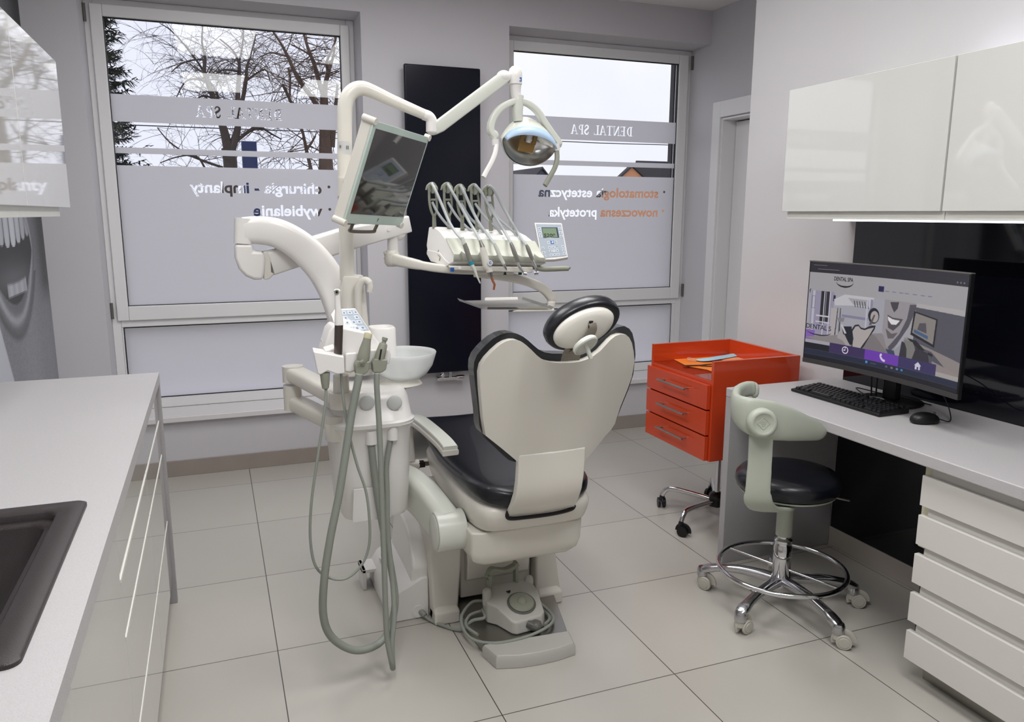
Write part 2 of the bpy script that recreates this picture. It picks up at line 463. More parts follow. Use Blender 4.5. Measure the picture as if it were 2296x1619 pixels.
def film_piece(name, x0, x1, z0, z1, parent, cutter_mb=None, words=()):
    y = G - 0.007
    ob = MB().box((x0, y - 0.0006, z0), (x1, y + 0.0006, z1)).build(name, M_FILM, parent, smooth=False)
    cutters = []
    if cutter_mb is not None and cutter_mb.v:
        c = cutter_mb.build('cut', None, None, smooth=False); cutters.append(c)
    for body, xr, xl, zc, size in words:
        if body == '•':
            cutters.append(MB().cyl(((xr + xl) / 2, y - .01, zc), ((xr + xl) / 2, y + .01, zc), 0.0085, 20).build('cut', None, None, smooth=False)); continue
        me = text_mesh(body, size, 0.01, bold=size * 0.027)
        bm = bmesh.new(); bm.from_mesh(me); bmesh.ops.remove_doubles(bm, verts=bm.verts, dist=1e-5)
        bmesh.ops.recalc_face_normals(bm, faces=bm.faces); bm.to_mesh(me); bm.free()
        xs = [v.co.x for v in me.vertices]; cx = (max(xs) + min(xs)) / 2; k = (xr - xl) / (max(xs) - min(xs))
        for v in me.vertices:
            a, b, d = v.co.x - cx, v.co.y, v.co.z
            v.co = Vector(((xr + xl) / 2 - a * k, y + d, zc + b))
        c = bpy.data.objects.new('cut', me); COL.objects.link(c); cutters.append(c)
    if cutters:
        for c in cutters:
            b = ob.modifiers.new('b', 'BOOLEAN'); b.operation = 'DIFFERENCE'; b.object = c; b.solver = 'EXACT'; b.use_self = True
        bpy.context.view_layer.update()
        dg = bpy.context.evaluated_depsgraph_get()
        me = bpy.data.meshes.new_from_object(ob.evaluated_get(dg))
        ob.modifiers.clear(); ob.data = me
        me.materials.clear(); me.materials.append(M_FILM)
        for c in cutters: bpy.data.objects.remove(c)
    return ob

def ring_xz(mb, x0, x1, z0, z1, ix0, ix1, iz0, iz1, y0, y1):
    mb.box((x0, y0, z0), (ix0, y1, z1)).box((ix1, y0, z0), (x1, y1, z1))
    mb.box((ix0, y0, iz1), (ix1, y1, z1)).box((ix0, y0, z0), (ix1, y1, iz0))
    return mb

def window(name, fx0, fx1, gx0, gx1, band, cut, words, hinge_x, handle):
    t = thing(name, None, None, ((fx0 + fx1) / 2, G, WBOT), kind='structure')
    yf = G - 0.004; yb = 2.975
    f = MB()
    f.box((fx0, yf, WBOT), (fx0 + 0.045, yb, WTOP)).box((fx1 - 0.045, yf, WBOT), (fx1, yb, WTOP)).box((fx0 + .045, yf, WTOP - 0.045), (fx1 - .045, yb, WTOP))
    f.box((fx0 + .045, yf, 0.835), (fx1 - .045, yb, 0.888)).box((fx0 + .045, yf, WBOT), (fx1 - .045, yb, 0.418))
    lx0, lx1 = gx0 - 0.033, gx1 + 0.02
    f.box((fx0 + .045, yf, 0.418), (lx0, yb, 0.835)).box((lx1, yf, 0.418), (fx1 - .045, yb, 0.835))
    f.build('window_frame', M_PVC, t, 0.004)
    s = MB(); ys = G - 0.022
    ring_xz(s, fx0 + 0.03, fx1 - 0.03, 0.875, WTOP - 0.03, gx0, gx1, 0.957, 2.495, ys, G + 0.03)
    s.build('window_sash', M_PVC, t, 0.006, 3)
    g = MB()
    ring_xz(g, gx0 - .002, gx1 + .002, 0.955, 2.497, gx0 + .004, gx1 - .004, 0.961, 2.491, G - 0.010, G + 0.012)
    ring_xz(g, lx0 - .002, lx1 + .002, 0.416, 0.837, lx0 + .004, lx1 - .004, 0.422, 0.831, G - 0.006, G + 0.012)
    g.build('gasket', M_GASKET, t)
    MB().box((gx0, G, 0.957), (gx1, G + 0.004, 2.495)).build('window_pane', M_PANE, t, smooth=False)
    MB().box((lx0, G, 0.418), (lx1, G + 0.004, 0.835)).build('window_pane', M_PANE, t, smooth=False)
    a, b = gx0 + 0.004, gx1 - 0.004
    film_piece('frosted_band', a, b, 1.963, 2.106, t, cut)
    film_piece('frosted_band', a, b, 1.796, 1.828, t)
    film_piece('frosted_film', a, b, 0.961, 1.732, t, None, words)
    film_piece('frosted_film', lx0 + .004, lx1 - .004, 0.422, 0.831, t)
    for hz in (0.93, 2.5):
        MB().cyl((hinge_x, G - 0.03, hz - 0.04), (hinge_x, G - 0.03, hz + 0.05), 0.009).build('hinge', M_DGREY, t)
    if name == 'window_2':
        ga, gb = at(1508.5, 250, y=2.985), at(1530, 250, y=2.985)
        MB().box((ga.x, 2.985, 0.36), (gb.x, 3.03, 2.58)).build('shutter_guide', mat('anthracite_metal', (52, 50, 56), .5), t)
    if handle:
        h = MB().box((handle - .014, G - 0.034, 1.60), (handle + .014, G - 0.022, 1.67))
        h.rect_tube([(handle, G - 0.045, 1.655), (handle, G - 0.062, 1.64), (handle, G - 0.062, 1.53)], 0.009, 0.007, up=(0, 1, 0.01), rnd=0.6)
        h.cyl((handle, G - .022, 1.645), (handle, G - .06, 1.645), 0.009)
        h.build('window_handle', M_PVC, t)
    return t

c1 = MB(); serif_word('DENTAL SPA', 0.062, c1, 0.305, 2.004, G - 0.02, G + 0.01)
window('window_1', W1[0], W1[1], -0.585, 0.656, None, c1,
       (('•', 0.565, 0.551, 1.632, 0.1), ('chirurgia - implanty', 0.514, -0.218, 1.618, 0.088), ('•', 0.565, 0.551, 1.500, 0.1), ('wybielanie', 0.514, 0.118, 1.488, 0.088)), -0.688 + 0.02, None)
c2 = MB(); serif_word('DENTAL SPA', 0.062, c2, 2.62, 2.001, G - 0.02, G + 0.01)
window('window_2', W2[0], W2[1], 1.741, 2.967, None, c2,
       (('•', 2.897, 2.883, 1.632, 0.1), ('stomatologia estetyczna', 2.843, 1.924, 1.618, 0.088), ('•', 2.893, 2.879, 1.500, 0.1), ('nowoczesna protetyka', 2.842, 2.0, 1.488, 0.088)), 3.06, 1.69)
for i, (a, b) in enumerate(((-0.72, 0.78), (1.6, XD))):
    s = MB().box((a, 2.64, WBOT - 0.032), (b, W, WBOT)).box((max(a, (W1, W2)[i][0]), W, WBOT - 0.03), (min(b, (W1, W2)[i][1]), 2.9, WBOT))
    o = s.build('trim_%d' % (i + 1), M_SILL, None, 0.005, 3); o['kind'] = 'structure'

# ---- mural photograph printed on the left wall: an open laughing mouth in black and white
def vcol_material(name, rough=0.5, emit=0.0):
    m = bpy.data.materials.new(name); m.use_nodes = True
    nt = m.node_tree; p = nt.nodes['Principled BSDF']; a = nt.nodes.new('ShaderNodeVertexColor'); a.layer_name = 'Col'
    p.inputs['Roughness'].default_value = rough
    if emit:
        p.inputs['Base Color'].default_value = (0.01, 0.01, 0.012, 1)
        nt.links.new(a.outputs['Color'], p.inputs['Emission Color']); p.inputs['Emission Strength'].default_value = emit
    else: nt.links.new(a.outputs['Color'], p.inputs['Base Color'])
    return m

def color_grid(name, pos, img, m, parent=None):
    """pos(i/nx, j/ny)->point; img [ny][nx][3] linear colour printed cell by cell"""
    ny, nx = img.shape[:2]
    vs = [pos(i / nx, j / ny) for j in range(ny + 1) for i in range(nx + 1)]
    org = sum(vs, Vector()) / len(vs)
    fs = [(j * (nx + 1) + i, j * (nx + 1) + i + 1, (j + 1) * (nx + 1) + i + 1, (j + 1) * (nx + 1) + i) for j in range(ny) for i in range(nx)]
    me = bpy.data.meshes.new(name); me.from_pydata([v - org for v in vs], [], fs)
    ca = me.color_attributes.new('Col', 'FLOAT_COLOR', 'CORNER')
    cols = np.ones((ny * nx, 4, 4), dtype=np.float32)
    cols[:, :, :3] = img.reshape(-1, 1, 3)
    ca.data.foreach_set('color', cols.ravel())
    me.materials.append(m)
    o = bpy.data.objects.new(name, me); COL.objects.link(o)
    if parent is not None:
        o.parent = parent; o.location = org - WORLD_LOC[parent]
    else: o.location = org
    WORLD_LOC[o] = org
    return o

def lin(img): 
    img = np.clip(img, 0, 1); return np.where(img <= 0.04045, img / 12.92, ((img + 0.055) / 1.055) ** 2.4)

def mural_image():
    y0, y1, z0, z1 = 0.25, W, 0.55, 2.8
    nx, ny = 300, 300
    Y, Z = np.meshgrid(np.linspace(y0, y1, nx), np.linspace(z0, z1, ny))
    yc = 1.95
    sm = lambda e0, e1, x: np.clip((x - e0) / (e1 - e0), 0, 1) ** 2 * (3 - 2 * np.clip((x - e0) / (e1 - e0), 0, 1))
    I = 0.46 + 0.08 * np.sin(Z * 2.1 + 0.5) - 0.08 * sm(1.2, 2.2, Z) + 0.06 * np.exp(-((Y - 2.2) / .3) ** 2)
    I += 0.06 * (np.random.default_rng(3).random(I.shape) - .5)
    # cheek shade beside the mouth, neck and shoulder
    I -= 0.16 * np.exp(-((Y - 2.6) / .12) ** 2) * sm(1.03, 1.15, Z)
    I += 0.05 * sm(1.06, 1.0, Z) * sm(2.35, 2.6, Y)
    # lips: ellipse around mouth
    dy = (Y - yc) / (0.46 - 0.10 * np.clip(1.32 - Z, 0, 1) / .36); dz = np.where(Z > 1.32, (Z - 1.32) / 0.30, (1.32 - Z) / 0.36)
    r = np.sqrt(dy ** 2 + dz ** 2)
    lip = sm(1.04, 0.97, r); I = I * (1 - lip) + lip * (0.40 + 0.22 * np.exp(-((r - .86) / .07) ** 2) + 0.05 * (np.random.default_rng(5).random(I.shape)))
    dz2 = np.where(Z > 1.30, (Z - 1.30) / 0.24, (1.30 - Z) / 0.215); dy2 = (Y - yc) / (0.40 - 0.12 * np.clip(1.30 - Z, 0, 1) / .22)
    r2 = np.sqrt(dy2 ** 2 + dz2 ** 2); cav = sm(1.03, 0.98, r2)
    I = I * (1 - cav) + cav * (0.16 + 0.22 * np.exp(-((Z - 1.2) / .07) ** 2) * np.exp(-((Y - yc) / .4) ** 2))
    # upper teeth
    w = 0.108
    for k in range(-4, 5):
        c = yc + (k + (0.5 if k >= 0 else 0.5)) * w * (1 - abs(k) * 0.03)
        bot = 1.325 + 0.9 * (abs(c - yc) * 0.28) ** 1.3
        top = 1.50
        hw = w * 0.47 * (1 - 0.05 * abs(k))
        e = ((np.abs(Y - c) / hw) ** 3 + (np.clip((bot + 0.07 - Z) / 0.07, 0, 9)) ** 3) ** (1 / 3)
        t = sm(1.06, 0.94, e) * sm(top + 0.01, top - 0.01, Z) * cav
        I = I * (1 - t) + t * (0.80 - 0.10 * (np.abs(Y - c) / hw) ** 2 - 0.05 * abs(k))
    # lower teeth
    t = sm(0.19, 0.17, np.abs(Y - yc - 0.04)) * sm(1.115, 1.13, Z + 0.0 * Y) * sm(1.185, 1.165, Z - 0.25 * (Y - yc) ** 2)
    I = I * (1 - t) + t * (0.70 + 0.04 * np.sin((Y - yc) * 62))
    # shade under the lower lip
    I -= 0.16 * np.exp(-((r - 1.05) / .05) ** 2) * (Z < 1.2)
    # pale studio backdrop beyond the jaw line (lower left)
    jaw = Z - (0.798 + (1.733 - Y) * 1.6); b = sm(-0.01, 0.01, -(Y - 1.733 + (Z - 0.798) * 0.52))
    I = I * (1 - b) + b * 0.78
    img = np.stack([I * 0.97, I * 0.985, I * 1.03], -1)
    return lin(img), (y0, y1, z0, z1)
img, (my0, my1, mz0, mz1) = mural_image()
M_MURAL = vcol_material('printed_mural', 0.5)
o = color_grid('wall_mural', lambda a, b: Vector((XL + 0.003, my0 + (my1 - 0.002 - my0) * a, mz0 + (mz1 - 0.003 - mz0) * b)), img, M_MURAL)
tag(o, 'black and white photo mural of an open laughing mouth on the left wall', 'mural')

# ---- ceiling lamps (fittings)
WHERE = ('over the chair, nearer the left cabinets', 'over the chair, nearer the desk', 'behind the viewer on the left', 'behind the viewer on the right')
for i, (lx, ly) in enumerate(LAMPS):
    t = thing('ceiling_light', 'white rectangular ceiling light panel ' + WHERE[i], 'ceiling light', (lx, ly, CEIL), group='ceiling light panels')
    ring = MB().box((lx - .31, ly - .61, CEIL - .03), (lx - .28, ly + .61, CEIL - 0.001)).box((lx + .28, ly - .61, CEIL - .03), (lx + .31, ly + .61, CEIL - 0.001))
    ring.box((lx - .28, ly - .61, CEIL - .03), (lx + .28, ly - .58, CEIL - 0.001)).box((lx - .28, ly + .58, CEIL - .03), (lx + .28, ly + .61, CEIL - 0.001))
    ring.build('lamp_frame', M_PVC, t)
    MB().box((lx - .28, ly - .58, CEIL - .02), (lx + .28, ly + .58, CEIL - .012)).build('diffuser', mat('lamp_diffuser', (240, 240, 240), 0.5, emit=(255, 250, 240), estr=1.5), t, smooth=False)
# ================================================================== OUTSIDE THE WINDOWS
random.seed(7)
M_BARK = mat('grey_brown_bark', (92, 80, 76), 0.9, noise=0.4, nscale=6)
M_BARK2 = mat('brown_bark', (104, 84, 74), 0.9, noise=0.4, nscale=6)
M_NEEDLE = mat('spruce_needles', (52, 62, 50), 0.8, noise=0.5, nscale=3)
M_GROUND = mat('winter_grass_ground', (110, 112, 92), 0.95, noise=0.3, nscale=1)
o = MB().box((-60, 3.05, -0.7), (70, 90, -0.6)).build('ground', M_GROUND, smooth=False); o['kind'] = 'structure'

def bare_tree(name, label, Y, limbs, m, seed):
    rnd = random.Random(seed)
    t = thing(name, label, 'tree', at(limbs[0][0][0], limbs[0][0][1], y=Y) * 1.0, group='bare trees outside the left window')
    k = (Y + 2.0) * 0.93 / FPX
    big = MB(); tw = MB()
    def twig(p, d, L, r, lev):
        n = 5 if lev < 2 else 4
        pts = [p.copy()]; q = p.copy(); dd = d.normalized()
        for i in range(n):
            dd = (dd + Vector((rnd.uniform(-.28, .28), rnd.uniform(-.2, .2), rnd.uniform(-.22, .22) - 0.10 * i)) * 0.8).normalized()
            q = q + dd * (L / n); pts.append(q.copy())
            if lev < 3 and rnd.random() < (0.8 if lev < 2 else 0.45):
                side = Vector((rnd.uniform(-1, 1), rnd.uniform(-.6, .6), rnd.uniform(-.7, .8)))
                twig(q, (dd * 0.5 + side).normalized(), L * rnd.uniform(.35, .62), r * 0.6, lev + 1)
        tw.tube(pts, [r * (1 - 0.75 * i / n) for i in range(n + 1)], 3, cap=False)
    for li in limbs:
        y = Y + li[0][3] if len(li[0]) > 3 else Y
        P = [at(a[0], a[1], y=Y) for a in li]
        off = rnd.uniform(-0.5, 0.5) if len(li) > 2 and li is not limbs[0] else 0.0
        n = len(P)
        for i in range(1, n): P[i].y += off * i / n
        R_ = [a[2] * k / 2 for a in li]
        S = spline(P, 4); RR = []
        for i in range(n - 1):
            for j in range(4): RR.append(R_[i] + (R_[i + 1] - R_[i]) * j / 4)
        RR.append(R_[-1])
        big.tube(S, RR, 8)
        tot = len(S)
        for i in range(2, tot):
            if RR[i] > 0.075: continue
            for _ in range(2):
                if rnd.random() < 0.46:
                    side = Vector((rnd.uniform(-1, 1), rnd.uniform(-.7, .7), rnd.uniform(-.5, .9)))
                    twig(S[i], side.normalized(), rnd.uniform(.45, 1.25), max(0.0045, min(RR[i] * .4, 0.010)), 1)
    big.build('trunk', m, t); tw.build('twigs', m, t)
    return t

bare_tree('bare_tree', 'bare winter tree with a forked trunk, in the middle of the left window', 13.0, [
    [(505, 620, 40), (515, 450, 34), (517, 376, 29), (512, 332, 30)],
    [(512, 334, 22), (499, 282, 16), (479, 221, 12), (465, 186, 10), (458, 162, 8), (460, 134, 6), (453, 99, 4), (456, 50, 2)],
    [(466, 188, 6), (449, 178, 5), (425, 176, 4), (409, 188, 3), (395, 214, 2)],
    [(458, 162, 5), (442, 139, 4), (413, 103, 3.5), (383, 73, 2.5), (360, 60, 1.5)],
    [(489, 250, 6), (489, 219, 6), (482, 195, 5), (466, 168, 4), (478, 140, 2)],
    [(460, 134, 4), (432, 136, 3.5), (406, 146, 3), (385, 165, 2)],
    [(518, 336, 20), (533, 287, 14), (533, 223, 11), (536, 172, 9), (536, 141, 6), (522, 111, 4), (493, 85, 3)],
    [(536, 141, 5), (543, 105, 4), (545, 60, 3)],
    [(533, 240, 9), (543, 226, 9), (550, 186, 8), (552, 158, 6), (559, 134, 4), (571, 87, 3)],
    [(551, 182, 5), (578, 162, 4), (597, 155, 3), (607, 181, 2)],
    [(528, 318, 8), (559, 294, 7), (583, 286, 5), (611, 301, 4), (632, 312, 2.5)],
    [(534, 160, 5), (498, 160, 4), (477, 179, 3)],
    [(479, 221, 5), (455, 215, 4), (441, 226, 3)],
    [(500, 376, 6), (455, 360, 5), (420, 345, 4), (380, 318, 3), (352, 285, 2)],
    [(460, 378, 5), (440, 350, 4), (400, 352, 3), (360, 366, 2)]], M_BARK, 3)
bare_tree('bare_tree', 'bare winter tree with a thick brown trunk, at the right edge of the left window', 11.5, [
    [(735, 620, 46), (733, 450, 40), (731, 381, 34), (729, 299, 26), (726, 205, 15)],
    [(724, 210, 12), (719, 190, 11), (707, 141, 9), (693, 99, 7), (684, 60, 5)],
    [(727, 208, 12), (731, 186, 11), (738, 158, 9), (736, 134, 6), (754, 94, 5), (762, 60, 4)],
    [(738, 158, 8), (748, 130, 6), (756, 100, 5)],
    [(727, 300, 14), (707, 233, 11), (684, 200, 10), (665, 172, 9), (644, 127, 7), (630, 101, 5), (611, 73, 4)],
    [(662, 250, 7), (649, 228, 7), (630, 195, 6)],
    [(649, 228, 5), (651, 172, 5), (647, 150, 4)],
    [(700, 392, 9), (696, 369, 8), (689, 334, 8), (682, 294, 6), (674, 260, 3)],
    [(689, 334, 6), (700, 318, 5), (708, 304, 4)],
    [(745, 330, 12), (752, 235, 8), (755, 191, 5)],
    [(644, 127, 4), (610, 115, 3), (585, 122, 2)],
    [(707, 141, 5), (690, 125, 4), (650, 108, 3)],
    [(738, 170, 4), (760, 160, 3)]], M_BARK2, 11)
# spruce
t = thing('spruce_tree', 'dark green spruce tree at the left edge of the left window', 'tree', at(225, 400, y=9.5))
bs = at(222, 330, y=9.5)
tr = MB().cyl((bs.x, 9.5, -0.6), (bs.x, 9.5, 5.2), 0.13, 10, 0.03); tr.build('trunk', M_BARK, t)
fo = MB(); rnd = random.Random(5)
z = 0.6
while z < 5.0:
    L = 0.14 + (5.0 - z) * 0.150
    nb = 11
    for k in range(nb):
        a = 2 * math.pi * (k + rnd.random()) / nb; l = L * rnd.uniform(.75, 1.15)
        d = Vector((math.cos(a), math.sin(a), 0)); p = Vector((bs.x, 9.5, z + rnd.uniform(-.06, .06)))
        n = 9
        pts = [p + d * (l * i / n) + Vector((0, 0, -0.35 * l * (i / n) + 0.32 * l * (i / n) ** 3)) for i in range(n + 1)]
        fo.tube(pts, [0.012 * (1 - .7 * i / n) for i in range(n + 1)], 3, cap=False)
        s = Vector((-d.y, d.x, 0))
        for i in range(1, n + 1):
            for q in range(7):
                u = rnd.uniform(-1, 1); w = (s * u + d * rnd.uniform(0.1, .7) + Vector((0, 0, rnd.uniform(-.55, .25)))).normalized() * rnd.uniform(.06, .15) * (1.35 - 0.6 * i / n)
                c = pts[i] + d * rnd.uniform(-.04, .04); e = w.cross(Vector((0.2, .3, 1))).normalized() * 0.012
                fo.add([c - e, c + e, c + w + e * .4, c + w - e * .4], [(0, 1, 2, 3)])
    z += 0.17
fo.build('foliage', M_NEEDLE, t, smooth=False)
# navy pylon sign
a = at(541, 316, y=8.0); b = at(575, 316, y=8.0)
o = MB().box((a.x, 8.0, -0.6), (b.x, 8.12, a.z)).build('pylon_sign', mat('navy_panel', (24, 44, 92), 0.4), None, 0.006)
tag(o, 'plain navy blue upright sign panel outside, in front of the bare trees', 'sign')
# houses beyond the right window
M_APR = mat('apricot_render', (226, 160, 122), 0.9); M_ROOF = mat('dark_roof_tiles', (66, 64, 68), 0.8); M_GREYR = mat('blue_grey_render', (84, 92, 108), 0.8)
def house(name, label, Y, xl, xp, xr, zeave, zpeak, dep, m, ext=0.4):
    t = thing(name, label, 'house', (xp, Y, -0.6))
    MB().prism([(xl, Y, -0.6), (xr, Y, -0.6), (xr, Y, zeave), (xp, Y, zpeak), (xl, Y, zeave)], (0, dep, 0)).build('wall', m, t, smooth=False)
    r = MB()
    for x0, z0 in ((xl, zeave), (xr, zeave)):
        dx = (x0 - xp); dz = z0 - zpeak; e = 1 + ext / abs(dx)
        P = [(xp, Y - .08, zpeak + .02), (xp + dx * e, Y - .08, zpeak + dz * e + .02), (xp + dx * e, Y - .08, zpeak + dz * e + .08), (xp, Y - .08, zpeak + .1)]
        r.prism(P, (0, dep + .1, 0))
    r.build('roof', M_ROOF, t, smooth=False)
    return t
p1 = at(1417, 375, y=22); pl = at(1342, 444, y=22); pr = at(1492, 444, y=22)
th = house('house', 'apricot house with a dark gable roof beyond the right window', 22, pl.x, p1.x, pr.x, pl.z, p1.z, .12, M_APR, ext=0.1)
q0 = at(1426, 360, y=27.6); q1 = at(1560, 372, y=27.6)
MB().prism([(q0.x, 27.6, q0.z), (q0.x, 30.5, -0.6), (q0.x, 27.4, q0.z - 2.2)], (q1.x - q0.x, 0, 0)).build('roof', M_ROOF, th, smooth=False)
a = at(1150, 396, y=26); b = at(1215, 377, y=26)
th = house('house', 'dark slate roofed house low beyond the right window, on its left side', 26, b.x - 0.35, b.x, b.x + .35, a.z - .1, b.z - .05, 4, M_GREYR, ext=0.12)
MB().box((a.x - 3, 26.4, -0.6), (b.x + .4, 30, a.z - 0.05)).build('wall', M_GREYR, th, smooth=False)
MB().prism([(a.x - 3, 26.3, a.z - .1), (a.x - 3, 28.2, a.z + .18), (a.x - 3, 30, a.z - .1)], (b.x - a.x + 3.4, 0, 0)).build('roof', M_ROOF, th, smooth=False)
w0 = at(1150, 312, y=18); w1 = at(1530, 326, y=18)
o = MB().tube([w0 + (w0 - w1) * 2, w0, (w0 + w1) / 2 - Vector((0, 0, .02)), w1, w1 + (w1 - w0)], 0.012, 5).build('power_line', M_BLACKP)
tag(o, 'thin dark overhead line crossing the sky outside the right window', 'power line')
# ================================================================== FURNITURE
# ---- black radiator between the windows
t = thing('radiator', 'tall flat black panel radiator on the wall between the two windows', 'radiator', (1.19, 2.63, 0.5))
MB().box((0.963, 2.598, 0.507), (1.421, 2.628, 2.316)).build('radiator_panel', M_RAD, t, 0.008, 3)
MB().box((1.0, 2.628, 0.56), (1.39, 2.672, 2.27)).build('radiator_back', M_BLACKP, t)
v = MB().cyl((1.135, 2.62, 0.463), (1.26, 2.62, 0.463), 0.012).cyl((1.17, 2.62, 0.47), (1.17, 2.62, 0.508), 0.011).cyl((1.22, 2.62, 0.47), (1.22, 2.62, 0.508), 0.011)
v.cyl((1.15, 2.62, 0.463), (1.15, 2.672, 0.463), 0.01).cyl((1.163, 2.62, 0.48), (1.177, 2.62, 0.492), 0.016)
v.build('radiator_valve', M_CHROME, t)
h = MB().lathe([(0.006, 0), (0.017, 0.008), (0.019, 0.05), (0.013, 0.064), (0.004, 0.067)], (1.25, 2.62, 0.463), (1, 0, 0), 20).build('thermostat_head', M_CHROME, t)

# ---- left base run: waterfall panel, drawer units, sink unit
FX = -0.345
def front_with_lip(name, y0, y1, z0, z1, parent, sgn=1, x=FX):
    o = MB().box((x - 0.018, y0 + 0.0015, z0), (x, y1 - 0.0015, z1 - 0.012)).build(name, M_GLOSS, parent, 0.0015)
    lip = MB().prism([(x - 0.018, y0 + .0015, z1 - .012), (x + 0.001, y0 + .0015, z1 - 0.012), (x + .001, y0 + .0015, z1 - .004), (x - .018, y0 + .0015, z1 + 0.006)], (0, y1 - y0 - .003, 0))
    lip.build('handle', M_GLOSSEDGE, o)
    return o
ya, yb_, yc_, yd_ = 1.08, 0.45, -0.27, -0.95
for k, (y0, y1, lab, zs) in enumerate(((yb_, ya, 'glossy white drawer unit under the left worktop, farthest one beside the window', (0.105, 0.345, 0.605, 0.735, 0.855)),
                            (yc_, yb_, 'glossy white drawer unit under the left worktop, between the sink and the end unit', (0.105, 0.345, 0.605, 0.735)))):
    t = thing('drawer_cabinet', lab, 'cabinet', (-0.64, (y0 + y1) / 2, 0), group='glossy white cabinets under the left worktop')
    MB().box((-0.925, y0 + 0.001, 0.1), (FX - 0.019, y1 - 0.001, 0.862)).build('carcass', M_GLOSSEDGE, t)
    MB().box((-0.9, y0 + .001, 0.0), (FX - 0.06, y1 - 0.001, 0.1)).build('plinth', M_PANELGREY, t)
    for a, b in zip(zs[:-1], zs[1:]): front_with_lip('drawer', y0, y1, a, b - 0.004, t)
    if k == 1:
        MB().box((FX - 0.018, y0 + 0.0015, 0.738), (FX, y1 - 0.0015, 0.858)).build('drawer', M_GLOSS, t, 0.0015)
t = thing('sink_cabinet', 'glossy white cabinet with a tall door under the dark sink', 'cabinet', (-0.64, -0.6, 0), group='glossy white cabinets under the left worktop')
MB().box((-0.925, yd_, 0.1), (FX - 0.019, yc_ - 0.001, 0.862)).build('carcass', M_GLOSSEDGE, t) if False else None
cw = MB().box((-0.925, yd_, 0.1), (-0.91, yc_ - .001, 0.862)).box((-0.91, yd_, 0.1), (FX - .019, yc_ - .001, 0.118)).box((-0.91, yd_, 0.118), (FX - .019, yd_ + .018, 0.862)).box((-0.91, yc_ - .019, 0.118), (FX - .019, yc_ - .001, 0.862))
cw.build('carcass', M_GLOSSEDGE, t)
MB().box((-0.9, yd_, 0.0), (FX - 0.06, yc_ - 0.001, 0.1)).build('plinth', M_PANELGREY, t)
MB().box((FX - 0.018, yd_ + 0.0015, 0.105), (FX, yc_ - 0.0015, 0.858)).build('door', M_GLOSS, t, 0.0015)
t = thing('drawer_cabinet', 'glossy white base cabinet under the left worktop nearest the viewer', 'cabinet', (-0.64, -1.5, 0), group='glossy white cabinets under the left worktop')
MB().box((-0.925, -2.1, 0.1), (FX - 0.019, yd_ - 0.001, 0.862)).build('carcass', M_GLOSSEDGE, t)
MB().box((-0.9, -2.1, 0.0), (FX - 0.06, yd_ - 0.001, 0.1)).build('plinth', M_PANELGREY, t)
for a, b in ((-2.1, -1.53), (-1.53, yd_)): MB().box((FX - 0.018, a + 0.0015, 0.105), (FX, b - 0.0015, 0.858)).build('door', M_GLOSS, t, 0.0015)

SX0, SX1, SY0, SY1 = -0.855, -0.412, -0.86, -0.29   # cut-out for the sink
o = MB().box((XL + .002, 1.082, 0.0), (-0.333, 1.112, 0.864)).build('side_panel', M_PANELGREY, None, 0.002)
tag(o, 'grey laminate end panel standing under the left worktop by the window', 'panel')
wt = MB().box((XL + .002, SY1, 0.865), (-0.333, 1.115, 0.9)).box((XL + .002, -2.15, 0.865), (-0.333, SY0, 0.9)).box((XL + .002, SY0, 0.865), (SX0, SY1, 0.9)).box((SX1, SY0, 0.865), (-0.333, SY1, 0.9))
o = wt.build('worktop', M_LAMIN, None, 0.0)
tag(o, 'long pale grey worktop on the left, over the white drawers and around the sink', 'worktop')
t = thing('sink', 'dark brown composite sink set into the left worktop', 'sink', (-0.63, -0.57, 0.9))
rim = MB()
def rr(x0, x1, y0, y1, z, r, n=5):
    out = []
    for cx, cy, a0 in ((x1 - r, y1 - r, 0), (x0 + r, y1 - r, 90), (x0 + r, y0 + r, 180), (x1 - r, y0 + r, 270)):
        for k in range(n + 1):
            a = math.radians(a0 + 90 * k / n); out.append(Vector((cx + r * math.cos(a), cy + r * math.sin(a), z)))
    return out
rings = [rr(-0.885, -0.389, -0.883, -0.262, 0.900, 0.018), rr(-0.885, -0.389, -0.883, -0.262, 0.906, 0.018), rr(-0.88, -0.394, -0.878, -0.267, 0.909, 0.016),
         rr(-0.84, -0.432, -0.84, -0.305, 0.909, 0.03), rr(-0.836, -0.436, -0.836, -0.309, 0.905, 0.03), rr(-0.834, -0.438, -0.834, -0.311, 0.893, 0.03),
         rr(-0.822, -0.450, -0.822, -0.323, 0.891, 0.035), rr(-0.818, -0.454, -0.818, -0.327, 0.885, 0.035), rr(-0.80, -0.475, -0.80, -0.345, 0.72, 0.05), rr(-0.77, -0.50, -0.77, -0.375, 0.705, 0.06)]
rim.rings(rings, True); rim.f = [f for f in rim.f if f != tuple(reversed(range(24)))]
rim.build('basin', M_SINK, t, sharp=60)
MB().lathe([(0.001, 0.0), (0.04, 0.0), (0.045, 0.003), (0.04, 0.006), (0.001, 0.004)], (-0.63, -0.57, 0.7045), n=24).build('drain', M_CHROME, t)

# ---- wall cabinets, left
for k, (y0, y1, lab) in enumerate(((0.45, 1.14, 'glossy white wall cabinet on the left, the one nearer the window'), (-0.24, 0.45, 'glossy white wall cabinet on the left, cut by the photo edge'), (-0.93, -0.24, 'glossy white wall cabinet on the left wall, nearest the viewer'))):
    t = thing('wall_cabinet', lab, 'cabinet', (-0.75, (y0 + y1) / 2, 1.463), group='white wall cabinets on the left')
    MB().box((-0.925, y0 + (0.001), 1.463), (-0.590, y1 - (0.09 if k == 0 else 0.001), 1.970)).build('carcass', M_GLOSSEDGE, t, 0.001)
    MB().box((-0.588, y0 + 0.0015, 1.493), (-0.57, y1 - 0.0015, 1.972)).build('door', M_GLOSS, t, 0.0015)
